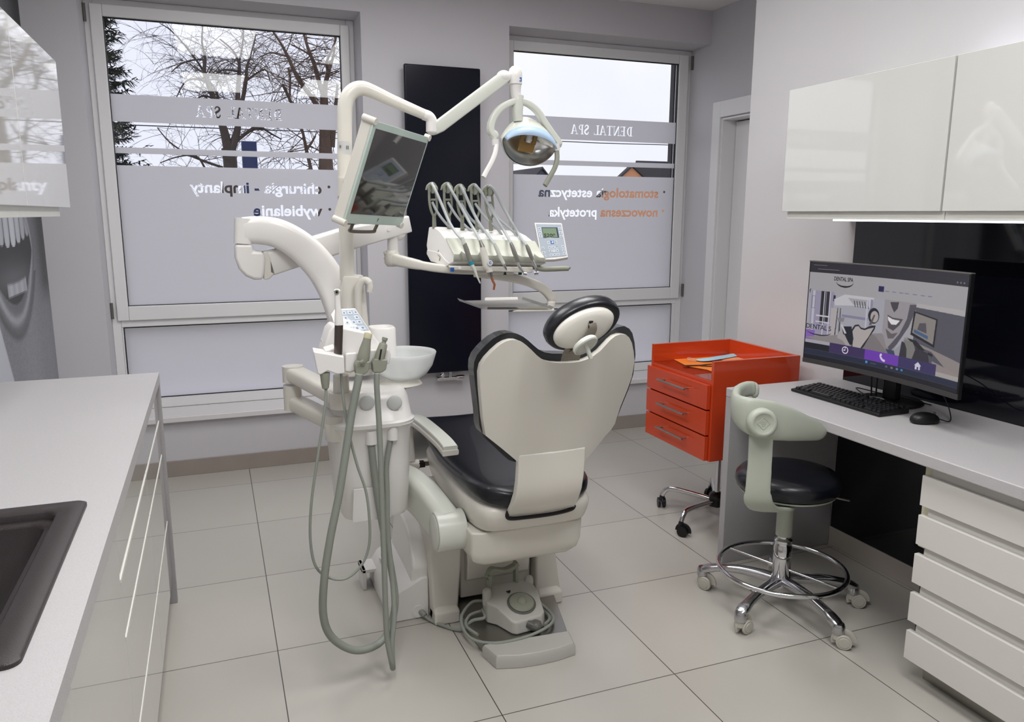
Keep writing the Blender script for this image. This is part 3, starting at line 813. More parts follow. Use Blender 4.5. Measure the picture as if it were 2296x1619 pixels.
# ---- wall cabinets, right
for k, (y0, y1, lab) in enumerate(((-0.072, 0.69, 'glossy white wall cabinet on the right with one wide door, above the computer screen'), (-0.83, -0.072, 'glossy white wall cabinet on the right, cut by the photo edge'), (-1.6, -0.83, 'glossy white wall cabinet on the right wall, nearest the viewer'))):
    t = thing('wall_cabinet', lab, 'cabinet', (2.26, (y0 + y1) / 2, 1.46), group='white wall cabinets on the right')
    MB().box((2.100, y0 + (0.001), 1.460), (2.428, y1 - (0.015 if k == 0 else 0.001), 1.965)).build('carcass', M_GLOSSEDGE, t, 0.001)
    MB().box((2.08, y0 + 0.004, 1.489), (2.098, y1 - 0.004, 1.967)).build('door', M_GLOSS, t, 0.0015)
M_LED = mat('led_strip', (255, 255, 255), 0.5, emit=(235, 240, 255), estr=4.0)
M_LED2 = mat('led_strip_top', (255, 255, 255), 0.5, emit=(235, 238, 255), estr=6.0)
o = MB().box((2.112, -1.55, 1.4535), (2.124, 0.43, 1.4595)).build('light_strip', M_LED, None, smooth=False)
tag(o, 'lit strip of small white lamps under the right wall cabinets', 'light strip')
o = MB().box((2.34, -1.55, 1.9665), (2.36, 0.12, 1.9725)).build('light_strip', M_LED2, None, smooth=False)
tag(o, 'lit strip of small white lamps on top of the right wall cabinets', 'light strip')

# ---- black glass wall panel behind the desk
o = MB().box((2.4185, -2.2, 0.09), (2.4295, 0.625, 1.458)).build('wall_panel', M_BLACKGLASS, None, 0.001)
tag(o, 'glossy black glass panel on the right wall behind the desk', 'wall panel')

# ---- desk
DX, DZ = 1.838, 0.77
t = thing('desk', 'long pale grey desk along the right wall with a side panel', 'desk', (2.13, -0.5, 0))
MB().box((DX, -2.2, DZ - 0.038), (2.417, 0.665, DZ)).build('desktop', M_LAMIN, t, 0.004, 3)
MB().box((DX + 0.001, 0.628, 0.0), (2.417, 0.664, DZ - 0.038)).build('side_panel', M_PANELGREY, t, 0.002)
# drawer pedestal
t = thing('drawer_pedestal', 'white chest of five drawers with recessed grips under the desk', 'cabinet', (2.1, -0.65, 0))
PY0, PY1 = -1.1, -0.285
M_MATT = mat('matt_white_front', (212, 209, 204), 0.4)
M_CREAM = mat('cream_edge_band', (214, 211, 186), 0.45)
zt = [0.692, 0.564, 0.436, 0.306, 0.176]
MB().box((1.905, PY0, 0.085), (2.41, PY1 - 0.002, DZ - 0.039)).build('carcass', M_BLACKP, t)
MB().box((1.9, PY1 - 0.02, 0.45), (1.915, PY1 + 0.016, DZ - 0.040)).build('side_panel', M_CREAM, t, 0.001)
MB().box((1.94, PY0, 0.0), (2.40, PY1 - .02, 0.085)).build('plinth', M_STEEL, t)
for z in zt:
    MB().box((1.87, PY0 + 0.001, z - 0.096), (1.889, PY1, z)).build('drawer', M_MATT, t, 0.001)
g = MB()
for z in zt: g.prism([(1.889, PY1 - 0.018, z - 0.02), (1.905, PY1 - 0.018, z - .02), (1.905, PY1 - .018, z + 0.05), (1.898, PY1 - .018, z + 0.05), (1.889, PY1 - .018, z + .012)], (0, PY0 - PY1 + .018, 0))
g.build('grip_channel', M_MATT, t)

# ---- cables hanging under the desk
cb = MB()
cb.tube(spline([(2.40, 0.10, 0.70), (2.37, 0.06, 0.66), (2.36, 0.10, 0.62), (2.35, 0.18, 0.63), (2.355, 0.19, 0.67), (2.36, 0.14, 0.68), (2.36, 0.12, 0.63), (2.37, 0.09, 0.585)]), 0.0028, 6)
o = cb.build('cable', M_CASTER); tag(o, 'looped thin white cable hanging in the dark under the desk', 'cable')
cb = MB().tube(spline([(2.41, -0.02, 0.73), (2.38, 0.0, 0.68), (2.37, -0.06, 0.65), (2.38, -0.14, 0.66), (2.41, -0.2, 0.71)]), 0.003, 6)
o = cb.build('cable', M_DGREY); tag(o, 'short grey cable loop hanging just below the desktop', 'cable')
cb = MB().tube(spline([(2.41, 0.06, 0.30), (2.38, 0.01, 0.16), (2.36, -0.06, 0.07), (2.33, -0.16, 0.02), (2.30, -0.26, 0.012)]), 0.006, 8)
cb.cyl((2.375, -0.01, 0.14), (2.385, -0.03, 0.08), 0.014)
o = cb.build('cable', M_BLACKP); tag(o, 'black power cable dropping to the floor under the desk', 'cable')
# ================================================================== DENTAL CHAIR
CX = 0.81
def at_surf(u, v, F):
    y = 0.1
    for _ in range(12):
        p = at(u, v, y=y); y = F(p.x, p.z)
    return at(u, v, y=y)
FB = lambda x, z: 0.20 - 0.25 * (z - 0.54) + 0.45 * (x - CX) ** 2 + 0.30 * max(0.0, abs(x - CX) - 0.125 - 0.12 * max(0, z - .85) * (1 if x > CX else 0))

def curved_plate(px, F, off0, off1, m, name, parent, bevel, scale=1.0, step=0.035, seg=3):
    """plate with the outline px bent over the surface y = F(x, z), between off0 and off1 in front of / behind it"""
    pts = [at_surf(u, v, F) for u, v in px]
    n = len(pts)
    bm = bmesh.new()
    a = [bm.verts.new((p.x, off0, p.z)) for p in pts]; b = [bm.verts.new((p.x, off1, p.z)) for p in pts]
    bm.faces.new(a); bm.faces.new(list(reversed(b)))
    for i in range(n): bm.faces.new((a[i], b[i], b[(i + 1) % n], a[(i + 1) % n]))
    bmesh.ops.recalc_face_normals(bm, faces=bm.faces)
    bmesh.ops.triangulate(bm, faces=[f for f in bm.faces if len(f.verts) > 4])
    bmesh.ops.dissolve_limit(bm, angle_limit=0.01, verts=bm.verts, edges=bm.edges)
    lo = min(p.x for p in pts); hi = max(p.x for p in pts); x = lo + step
    while x < hi:
        g = bm.verts[:] + bm.edges[:] + bm.faces[:]
        bmesh.ops.bisect_plane(bm, geom=g, plane_co=(x, 0, 0), plane_no=(1, 0, 0)); x += step
    for v in bm.verts: v.co.y += F(v.co.x, v.co.z)
    me = bpy.data.meshes.new(name); c = sum((v.co for v in bm.verts), Vector()) / len(bm.verts)
    for v in bm.verts: v.co -= c
    bm.to_mesh(me); bm.free()
    me.polygons.foreach_set('use_smooth', [True] * len(me.polygons))
    me.materials.append(m)
    o = bpy.data.objects.new(name, me); COL.objects.link(o); o.parent = parent; o.location = c - WORLD_LOC[parent]; WORLD_LOC[o] = c
    bv = o.modifiers.new('bevel', 'BEVEL'); bv.width = bevel; bv.segments = seg; bv.limit_method = 'ANGLE'; bv.angle_limit = math.radians(40); bv.harden_normals = True
    return o

chair = thing('dental_chair', 'dental chair with black upholstery and an ivory shell, seen from behind', 'dental chair', (CX, 0.6, 0))
shell_px = [(1166, 1040), (1128, 1008), (1089, 977), (1083, 938), (1077, 867), (1076, 836), (1080, 818), (1090, 803), (1105, 787), (1121, 773), (1133, 766), (1146, 762), (1158, 762), (1169, 766), (1180, 774), (1192, 785), (1203, 796),
            (1213, 804), (1226, 810), (1240, 813), (1258, 814), (1280, 813.5), (1300, 811), (1316, 806), (1330, 799), (1346, 787), (1357, 775), (1368, 763), (1379, 754), (1391, 749.5), (1403, 750), (1411, 757), (1417, 769), (1421, 788), (1423, 810), (1417, 845), (1406, 876), (1391, 913), (1379, 950), (1370, 964), (1357, 978), (1335, 1006), (1318, 1026), (1313, 1032), (1240, 1040)]
pad_px = [(1180, 1042), (1141, 1032), (1118, 1010), (1096, 989), (1080, 970), (1075, 955), (1073, 924), (1066, 867), (1062, 830), (1063, 812), (1069, 797), (1080, 783), (1092, 771), (1106, 759), (1121, 751), (1134, 747), (1147, 746), (1161, 749), (1173, 755), (1185, 764), (1197, 775), (1208, 784), (1221, 790), (1238, 793), (1258, 793), (1285, 794),
          (1306, 791), (1321, 785), (1334, 776), (1346, 765), (1358, 753), (1370, 742), (1384, 734), (1400, 731), (1411, 737), (1418, 747), (1423, 768), (1425, 795), (1420, 840), (1408, 876), (1392, 915), (1379, 950), (1357, 978), (1335, 1004), (1312, 1030)]
bs_ = curved_plate(shell_px, FB, 0.0, 0.028, M_IVORY, 'backrest_shell', chair, 0.012, seg=4)
bs_['label'] = 'ivory moulded shell'
curved_plate(pad_px, lambda x, z: FB(x, z) + 0.028, 0.0, 0.055, M_LEATHER, 'backrest', chair, 0.02, seg=4)
# neck strip that carries the backrest down to the seat
nk = MB(); R_ = []
for y, ul, ur, v in ((0.150, 1163, 1314, 1015), (0.150, 1163, 1313, 1045), (0.148, 1161, 1310, 1080), (0.152, 1157, 1306, 1108), (0.170, 1150, 1299, 1130), (0.205, 1143, 1291, 1146), (0.250, 1138, 1284, 1157)):
    l, r = at(ul, v, y=y), at(ur, v - 8, y=y); z_ = (l.z + r.z) / 2
    R_.append([Vector((l.x, y, z_)), Vector((CX, y - 0.008, z_ - .001)), Vector((r.x, y, z_)), Vector((r.x, y + 0.03, z_ + .004)), Vector((l.x, y + 0.03, z_ + 0.004))])
nk.rings(R_); nk.build('backrest_hinge_cover', M_IVORY, chair, 0.006)
# headrest: tilted oval pad, shell, strap and knob
hc = at(1309, 730, y=-0.055)
Rh = Matrix.Rotation(math.radians(-10), 3, 'Z') @ Matrix.Rotation(math.radians(-22), 3, 'Y') @ Matrix.Rotation(math.radians(21), 3, 'X')
def oval(rx, rz, y, n=40, k=0.0): return [Vector((rx * math.cos(2 * math.pi * i / n), y, rz * math.sin(2 * math.pi * i / n))) for i in range(n)]
def place(rings, R, c): return [[c + R @ p for p in r] for r in rings]
HX, HZ = 0.112, 0.068
pad = [oval(HX * .80, HZ * .76, -0.006), oval(HX * .9, HZ * .88, -0.010), oval(HX * .97, HZ * .97, -0.002), oval(HX, HZ, 0.016), oval(HX * .98, HZ * .98, 0.034), oval(HX * .9, HZ * .88, 0.048), oval(HX * .6, HZ * .55, 0.056), oval(HX * .2, HZ * .2, 0.058)]
MB().rings(place(pad, Rh, hc)).build('headrest', M_LEATHER, chair, sharp=80)
sc = at(1306, 732, y=hc.y - .004)
shl = [oval(.089, .052, 0.0), oval(.090, .053, -0.012), oval(.085, .049, -0.020), oval(.066, .038, -0.025), oval(.035, .02, -0.027), oval(.01, .008, -.028)]
hs = MB().rings(place(shl, Rh, sc)).build('headrest_shell', M_IVORY, chair, sharp=80)
# recess, strap and clamp
a = at(1318, 718, y=hc.y - 0.045); 
MB().box((-0.0135, -0.003, -0.011), (0.0135, 0.003, 0.011), R=Matrix.Rotation(math.radians(20), 3, 'X') @ Matrix.Rotation(math.radians(18), 3, 'Z'), c=at(1328, 726, y=hc.y - 0.033)).build('recess', M_BLACKP, hs, 0.002)
st = MB(); pth = [at(1327, 722, y=hc.y - .036), at(1330, 735, y=hc.y - .042), at(1324, 750, y=hc.y - .040), at(1306, 775, y=hc.y - 0.025), at(1284, 792, y=-.04)]
st.rect_tube(spline(pth, 5), 0.012, 0.0015, up=(0.1, -1, 0.3), rnd=.9)
st.build('headrest_strap', M_DARKSTEEL, chair)
bc = at(1278, 800, y=0.045)
mt = MB().rings([[at(1267, 780, y=-.05), at(1304, 783, y=-.05), at(1304, 783, y=-.045), at(1267, 780, y=-.045)], [at(1261, 793, y=-.025), at(1303, 793, y=-.025), at(1303, 793, y=-.055), at(1261, 793, y=-.02)], [at(1257, 810, y=.035), at(1299, 808, y=.035), at(1299, 808, y=.04), at(1257, 810, y=.04)], [at(1259, 800, y=.06), at(1299, 799, y=.06), at(1299, 802, y=.06), at(1259, 803, y=.06)]])
mt.build('headrest_bracket', M_DARKSTEEL, chair, 0.0015)
kc = at(1309, 769, y=hc.y - 0.062)
MB().lathe([(0.001, 0.0), (0.034, 0.0), (0.037, 0.004), (0.037, 0.011), (0.034, 0.014), (0.03, 0.010), (0.001, 0.009)], kc, Vector((0.25, -.62, -.62)), 32, sx=1.0).build('headrest_knob', M_GREENW, chair)
ax = Vector((0.25, -.62, -.62)).normalized(); d = (at(1320, 794, y=kc.y) - at(1306, 757, y=kc.y)).normalized(); s = ax.cross(d)
mk = MB().rect_tube([kc + ax * 0.012 - d * 0.020, kc + ax * .014 + d * 0.034], 0.005, 0.006, up=ax, rnd=.4)
mk.build('knob_lever', M_GREENW, chair)

# seat cushion
SXC = 0.822
secs = [(0.205, .05, .592, .574), (0.213, .11, .612, .558), (0.235, .158, .627, .548), (0.28, .196, .634, .547), (0.36, .213, .630, .553), (0.50, .219, .620, .557), (0.65, .218, .614, .556), (0.80, .210, .616, .560), (0.95, .198, .634, .578), (1.06, .195, .653, .592), (1.15, .190, .645, .58), (1.28, .18, .58, .50), (1.50, .17, .44, .36), (1.72, .155, .31, .245), (1.76, .14, .29, .26)]
rings = []
for y, hw, zt_, zb in secs:
    ring = []; n = 28
    for k in range(n):
        a = 2 * math.pi * k / n; c, s_ = math.cos(a), math.sin(a)
        sx_ = math.copysign(abs(c) ** 0.42, c); sz = math.copysign(abs(s_) ** 0.62, s_)
        dip = -0.014 * (1 - sx_ * sx_) if s_ > 0 else 0
        ring.append(Vector((SXC + hw * sx_, y, (zt_ + zb) / 2 + (zt_ - zb) / 2 * sz + dip)))
    rings.append(ring)
MB().rings(rings).build('seat', M_LEATHER, chair, sub=1, sharp=180)
# tub under the seat
def outline(z, k, y0, y1, grow=0.0):
    P = []
    prof = [(y0, .14), (y0 + .015, .18), (y0 + 0.06, .203), (y0 + 0.16, .212), (0.65, .212), (0.85, .205), (y1 - 0.05, .19), (y1, .17)]
    for y, hw in prof: P.append(Vector((SXC - hw * k - grow, y, z)))
    for y, hw in reversed(prof): P.append(Vector((SXC + hw * k + grow, y, z)))
    return P
tub = MB().rings([outline(.452, .93, .285, .95), outline(.462, .965, .262, 1.0), outline(.49, .99, .245, 1.02), outline(.535, 1.0, .228, 1.05), outline(.568, 0.985, .232, 1.05)])
tub.build('seat_tub', M_IVORY, chair, sub=1)
low = MB().rings([[Vector((x, y, z)) for x, y in ((.805 - w, y0), (.805 - w * .86, y0 - .018), (.805 + w * .86, y0 - .018), (.805 + w, y0), (.805 + w, .9), (.805 - w, .9))] for z, w, y0 in ((.322, .145, .36), (.330, .172, .338), (.348, .190, .320), (.38, .199, .312), (.456, .201, .306))])
low.build('seat_carrier', M_IVORY, chair, 0.012, 3)
MB().tube(spline([at(1139, 1146, y=.228), at(1140, 1162, y=.222), at(1180, 1160, y=.215), at(1240, 1152, y=.215), at(1280, 1142, y=.222), at(1288, 1133, y=.230)], 6), .0065, 8).build('hinge_slot', M_BLACKP, chair)
# pivot drum of the unit arm and dark ring
MB().cyl((.612, .42, .428), (.632, .42, .428), .035).build('pivot_ring', M_DARKSTEEL, chair)

# base
bp = MB().prism([(.632, .66, 0.004), (.655, .30, 0.004), (.945, .262, 0.004), (1.02, .56, .004), (1.0, .9, .004), (.66, .9, .004)], (0, 0, .034))
bp.build('base_plate', M_STEEL, chair, 0.003).__setitem__('label', 'polished steel base plate')
bp = MB()
def bumper(z, g): return [Vector(p) for p in ((.645 - g, .320 + g, z), (.664 - g, .230 - g, z), (.74, .208 - g, z), (.81, .201 - g, z), (.88, .203 - g, z), (.945 + g, .214 - g, z), (.960 + g, .300 + g, z))]
bp.rings([bumper(.0, 0), bumper(.032, 0), bumper(.046, -.006)]).build('base_bumper', M_PEDAL, chair, 0.003)
# column fairings
for s in (-1, 1):
    f = MB(); xo = CX + (.247 if s > 0 else -.262); xi = CX + (.142 if s > 0 else -.166)
    P = lambda z, x0, x1, y0, y1: [Vector(p) for p in ((x0, y0, z), (x1, y0, z), (x1, y1, z), (x0, y1, z))]
    f.rings([P(0.0, xo, xi, .60, 1.02), P(.05, xo, xi, .585, 1.02), P(.20, CX + (.232 if s > 0 else -.265), CX + s * .150, .60, .97), P(.335, CX + (.205 if s > 0 else -.262), CX + s * .145, .60, .93)])
    f.build('base_fairing', M_IVORY, chair, 0.010, 3)
    f = MB(); f.rings([P(0.0, xo + s * .0, xi, .56, .64), P(.048, xo, xi, .562, .64), P(.062, xo - s * .012, xi + s * .01, .585, .64)])
    f.build('foot', M_IVORY, chair, 0.008, 3)
cp = MB().box((CX - .142, .64, 0.05), (CX + .142, .86, .34)); cp.build('column', M_IVORY, chair, .006)
MB().rings([[Vector((x, .60 + d, z)) for x in (CX - .125, CX + .125)] + [Vector((x, .66, z)) for x in (CX + .125, CX - .125)] for z, d in ((.12, .03), (.135, .012), (.20, 0.0), (.26, .01), (.30, .03))]).build('column_cover', M_IVORY, chair, .006)
# armrest
ar = MB(); pth = spline([(.575, 1.055, .655), (.580, 1.00, .675), (.587, .88, .692), (.594, .72, .694), (.603, .60, .686), (.606, .535, .676)], 4)
ar.rect_tube(pth, [.016 + .010 * min(1, i / 4) for i in range(len(pth))], .009, rnd=.5)
ap = ar.build('armrest', M_GREENW, chair)
ar = MB(); pth2 = [p - Vector((0, 0, .017)) for p in pth]
ar.rect_tube(pth2, [.019 + .011 * min(1, i / 4) for i in range(len(pth))], .010, rnd=.5); ar.build('armrest_support', M_IVORY, ap)
po = MB().rect_tube(spline([(.572, 1.03, .650), (.570, 1.01, .62), (.566, .97, .56), (.562, .94, .505)], 4), .022, .014, up=(1, 0, 0), rnd=.6)
po.cyl((.540, .935, .497), (.590, .935, .497), .021); po.build('armrest_post', M_IVORY, ap)
MB().cyl((.59, .93, .497), (.63, .93, .497), .009).build('armrest_pin', M_DARKSTEEL, ap)
MB().box((.588, .915, .488), (.612, .945, .508)).build('armrest_socket', M_BLACKP, ap)

# ---- floor connection box with the sloped lid, left of the base
fb = thing('connection_box', 'low grey-white floor box with a sloped lid, left of the chair base', 'floor box', (.485, .84, 0))
g = MB()
def fsec(y, k): return [Vector(p) for p in ((.398, y, 0.0), (.546, y, 0.0), (.546, y, .160 * k), (.52, y, .158 * k), (.432, y, .115 * k), (.398, y, .065 * k))]
g.rings([fsec(.640, 1.0), fsec(.80, 1.05), fsec(1.04, 1.05)]); g.build('housing', M_WHITEP, fb, .006)
g = MB().box((.352, .93, .0), (.368, 1.03, .085)).box((.352, .93, .07), (.41, 1.03, .085)); g.build('bracket', M_WHITEP, fb, .003)
MB().cyl((.44, .93, .12), (.44, .93, .145), .012).cyl((.44, .93, .12), (.44, .93, .130), .02).build('screw_cap', M_WHITEP, fb)
MB().lathe([(.016, 0), (.023, .0), (.024, .012), (.016, .012)], (.506, .648, .030), (0, -1, 0), 20).build('cable_port', M_WHITEP, fb)
wing = MB().prism([(.484, .655, .12), (.488, .650, .20), (.492, .70, .27), (.494, .78, .318), (.494, .88, .335), (.494, .98, .30), (.49, 1.03, .14)], (.066, 0, 0))
wing.build('side_cheek', M_WHITEP, fb, .012, 3)

# ---- foot control lying on the base plate
FZ = 0.039
fc = thing('foot_control', 'grey foot control with a round pedal disc standing on the chair base plate', 'foot control', (.80, .43, FZ))
def fsec(z, k, y0):
    return [Vector(p) for p in ((.708, .452, z), (.735, .425, z), (.764, y0 + .012, z), (.78, y0, z), (.882, y0 + .012, z), (.897, y0 + .03, z), (.912, .47, z), (.902, .528, z), (.735, .53, z), (.708, .50, z))]
b = MB(); lo_ = fsec(FZ, 1, .338); hi_ = fsec(FZ, 1, .345)
for p in hi_: p.z = FZ + 0.045 + (p.y - .345) / .185 * 0.062
b.rings([lo_, hi_]); b.build('pedal_housing', M_PEDAL, fc, .008, 3)
nrm = Vector((0, -0.32, 0.947)); dc = Vector((.828, .420, FZ + .0712))
b = MB().lathe([(.001, 0), (.050, 0), (.052, .002), (.050, .004), (.001, .004)], dc, nrm, 32); b.build('pedal_recess', M_DGREY, fc)
b = MB().lathe([(.001, .003), (.043, .003), (.045, .007), (.041, .011), (.018, .013), (.014, .02), (.008, .023), (.001, .023)], dc, nrm, 32); b.build('pedal_disc', M_MGREY, fc)
for bx_, by_ in ((.718, .478), (.896, .518)): MB().lathe([(.0165, .06), (.0165, .105), (.015, .113), (.010, .119), (.001, .121)], (bx_, by_, FZ), (0, 0, 1), 20).build('button', M_PEDAL, fc)
pass
b = MB().rect_tube(spline([(.735, .515, FZ + .085), (.738, .52, FZ + .13), (.750, .525, FZ + .165), (.775, .527, FZ + .160), (.805, .528, FZ + .153), (.835, .53, FZ + .160), (.856, .53, FZ + .172)], 5), .016, .007, up=(0.2, 0.1, 1), rnd=.4)
b.rect_tube([(.848, .53, FZ + .178), (.848, .528, FZ + .09)], .006, .014, up=(0, 1, 0), rnd=.4).rect_tube([(.742, .518, FZ + .15), (.737, .515, FZ + .09)], .007, .014, up=(0, 1, 0), rnd=.4)
b.build('carry_handle', M_MGREY, fc)
b = MB().ball((.850, .342, FZ + .022), .026, 16, s=(.9, .95, .75)).rect_tube([(.83, .36, FZ + .03), (.86, .335, FZ + .02)], .022, .012, rnd=.6); b.build('toe_lever', M_DGREY, fc)
b = MB().prism([(-.008, .004, 0), (.009, .006, 0), (.009, .001, 0), (.003, -.006, 0), (-.003, -.005, 0)], (0, 0, .001))
fr = frame(Vector((.80, .478, FZ + .0925)), (1, 0, 0), nrm)
b.v = [fr @ p for p in b.v]; b.build('pictogram', M_BLACKP, fc)
# cable: from the box port, two coils round the control
cb = MB().tube(spline([(.512, .638, .028), (.535, .60, .012), (.57, .545, .010), (.62, .49, .012), (.66, .47, .05), (.70, .455, .062), (.705, .49, .075)], 8), .006, 8)
cb.tube(spline([(.512, .642, .028), (.518, .63, .026), (.525, .615, .020)], 4), .010, 8)
cb.tube(spline([(.72, .52, .09), (.68, .535, .085), (.63, .50, .06), (.615, .43, .045), (.63, .36, .042), (.68, .31, .047), (.75, .30, .048), (.83, .31, .05), (.90, .335, .055), (.935, .38, .055), (.935, .44, .06), (.90, .50, .085)], 8), .0055, 8)
cb.tube(spline([(.90, .51, .09), (.93, .46, .052), (.925, .39, .050), (.885, .345, .055)], 8), .0055, 8)
cb.tube(spline([(.71, .50, .065), (.66, .50, .055), (.63, .45, .047), (.65, .38, .046)], 8), .0055, 8)
cb.build('cable', M_HOSE, fc)
# ================================================================== DENTAL UNIT (water unit, spittoon, assistant side)
UN = thing('dental_unit', 'white dental water unit with spittoon bowl and hanging hoses, left of the chair', 'dental unit', (.33, .62, .49))
def rbox(cx, cy, z, hx, hy, r, n=5):
    return rr(cx - hx, cx + hx, cy - hy, cy + hy, z, r, n)
b = MB().rings([rbox(.338, .63, .475, .105, .135, .05), rbox(.338, .63, .49, .112, .14, .05), rbox(.336, .625, .66, .122, .15, .055), rbox(.334, .62, .775, .127, .157, .06), rbox(.334, .615, .80, .138, .168, .07)])
b.build('housing', M_WHITEP, UN, sharp=50)
b = MB().rings([rbox(.334, .615, .798, .141, .171, .09, 7), rbox(.334, .615, .81, .143, .173, .09, 7), rbox(.338, .615, .816, .132, .160, .09, 7), rbox(.340, .615, .88, .121, .148, .09, 7), rbox(.342, .617, .905, .112, .138, .09, 7), rbox(.344, .62, .914, .10, .125, .09, 7)])
b.build('upper_housing', M_WHITEP, UN, sharp=60)
# front recess panel, hose ports, bottle window
b = MB().prism([at(792, 1097, y=.478), at(868, 1088, y=.478), at(876, 1160, y=.483), at(790, 1172, y=.483)], (0, -.004, 0)); b.build('service_panel', M_WHITEP, UN, .002)
for u, v in ((832, 975), (880, 965)):
    a = at(u, v, y=.465); MB().lathe([(.016, 0), (.0185, .0), (.0175, .045), (.001, .045)], a + Vector((0, 0, -.03)), (0, 0, 1), 20).build('hose_port', M_WHITEP, UN)
M_SMOKE = pane_material('translucent_white_plastic', (0.78, 0.79, 0.80))
for u in (823, 885):
    a = at(u, 903, y=.462); MB().ball(a, .025, 20, s=(1, .25, 1)).build('filter_cap', mat('pale_translucent_grey', (196, 198, 196), .3), UN)
# left shoulder joint of the assistant arm
b = MB().lathe([(.001, 0), (.036, 0), (.038, .004), (.038, .052), (.036, .056), (.001, .056)], at(756, 985, y=.52), (0, 0, 1), 28); b.build('arm_socket', M_IVORY, UN)
# spittoon bowl: frosted glass
M_BOWL = mat('frosted_bowl_glass', (246, 248, 247), 0.12, trans=0.55, ior=1.15)
bc = at(900, 795, y=.62); bc.z = .915; bx, by = bc.x, .60
prof = [(.001, .002), (.03, .0), (.055, .006), (.082, .024), (.101, .052), (.111, .084), (.114, .096), (.1125, .0985), (.110, .096), (.107, .084), (.097, .053), (.079, .028), (.052, .013), (.03, .006), (.001, .008)]
MB().lathe(prof, (bx, by, .918), (0, 0, 1), 48).build('spittoon_bowl', M_BOWL, UN, sharp=60)
b = MB().rings([[Vector((bx - .02 + rx * math.cos(2 * math.pi * k / 32), by + ry * math.sin(2 * math.pi * k / 32), z)) for k in range(32)] for z, rx, ry in ((.895, .055, .05), (.905, .085, .07), (.918, .075, .06), (.922, .05, .04))]); b.build('bowl_support', M_IVORY, UN, sharp=70)
# cup stand and its dish
cs_ = at(858, 745, y=.72)
b = MB().rings([rbox(cs_.x, .74, .96, .048, .05, .03), rbox(cs_.x, .74, 1.08, .046, .048, .03), rbox(cs_.x, .74, 1.085, .042, .044, .028), rbox(cs_.x, .74, 1.072, .039, .04, .026)]); b.build('cup_stand', M_WHITEP, UN, sharp=60)
# pole foot block, cup filler
pf = at(789, 640, y=.72)
b = MB().rings([rbox(pf.x, .72, .93, .055, .07, .035), rbox(pf.x - .0, .72, 1.10, .048, .055, .03), rbox(pf.x + .001, .72, 1.20, .042, .045, .028), rbox(pf.x + .003, .72, 1.262, .036, .04, .024), rbox(pf.x + .003, .72, 1.268, .033, .037, .022)]); b.build('post_foot', M_IVORY, UN, sharp=60)
b = MB().tube(spline([at(812, 790, y=.66), at(807, 740, y=.66), at(803, 690, y=.66), at(803, 655, y=.66), at(807, 638, y=.66), at(816, 629, y=.655), at(825, 631, y=.65), at(830, 641, y=.645), at(829, 655, y=.645)], 6), [.0125] * 40 + [.0105] * 9, 14); b.build('cup_filler', M_IVORY, UN)

# arm casting joining the unit to the chair
b = MB()
p1_, p2_, p3_ = at(1000, 1187, x=.56), at(955, 1128, x=.50), at(905, 1092, x=.44)
b.rect_tube(spline([(.56, .42, .430), (.545, .50, .452), (.515, .60, .49), (.47, .68, .515), (.40, .72, .52)], 5), .045, .068, rnd=.6)
b.cyl((.512, .42, .428), (.612, .42, .428), .068, 36)
b.lathe([(.001, 0), (.05, 0), (.062, .006)], (.506, .42, .428), (1, 0, 0), 36)
b.build('support_arm', M_GREENW, UN, .004)

# assistant's articulated arm
b = MB().rect_tube(spline([at(757, 950, y=.52), at(720, 932, y=.62), at(672, 908, y=.76), at(657, 900, y=.79)], 5), .030, .027, rnd=.55); 
e0 = at(757, 950, y=.52); e1 = at(657, 900, y=.79)
b.cyl(e0 - Vector((0, 0, .036)), e0 + Vector((0, 0, .030)), .036, 28).cyl(e1 - Vector((0, 0, .029)), e1 + Vector((0, 0, .06)), .031, 28)
b.build('assistant_arm', M_IVORY, UN)
b = MB().rect_tube(spline([at(657, 836, y=.79), at(700, 858, y=.68), at(765, 893, y=.47)], 5), .034, .026, rnd=.55)
e2 = at(657, 838, y=.79); e3 = at(766, 893, y=.46)
b.cyl(e2 - Vector((0, 0, .028)), e2 + Vector((0, 0, .028)), .036, 28).cyl(e3 - Vector((0, 0, .03)), e3 + Vector((0, 0, .02)), .038, 28)
b.cyl(e3, e3 + Vector((0, 0, .075)), .026, 24, .024)
b.build('assistant_arm', M_IVORY, UN)
# assistant's head: body, sloped keypad, three holders
AY = .40
A = lambda u, v, y=AY: at(u, v, y=y)
b = MB()
b.prism([A(722, 795), A(738, 742), A(748, 730), A(836, 748), A(868, 790), A(858, 812), A(770, 826)], (0, .11, 0)); b.build('assistant_console', M_WHITEP, UN, .008, 3)
b = MB()
kp = [A(742, 704, .50), A(750, 692, .53), A(797, 690, .53), A(834, 746, .42), A(760, 752, .42)]
nn = (kp[2] - kp[1]).cross(kp[3] - kp[1]).normalized(); nn = nn if nn.z > 0 else -nn
b.prism(kp, -nn * .03); kpo = b.build('control_panel', M_WHITEP, UN, .004)
ins = [kp[1].lerp(kp[4], .05), kp[2].lerp(kp[3], .04), kp[3].lerp(kp[2], .04), kp[4].lerp(kp[1], .06)]
cen = sum(ins, Vector()) / 4; ins = [cen + (p - cen) * .9 + nn * .0006 for p in ins]
M_KEYP = mat('grey_keypad_film', (160, 168, 178), .35); M_KEY = mat('pale_key', (188, 195, 203), .4); M_KEYB = mat('key_symbol_blue', (110, 122, 142), .5)
MB().prism(ins, nn * .001).build('keypad', M_KEYP, kpo)
ks = MB(); kk = MB()
def bil(P, a, b_): return (P[0] * (1 - a) + P[1] * a) * (1 - b_) + (P[3] * (1 - a) + P[2] * a) * b_
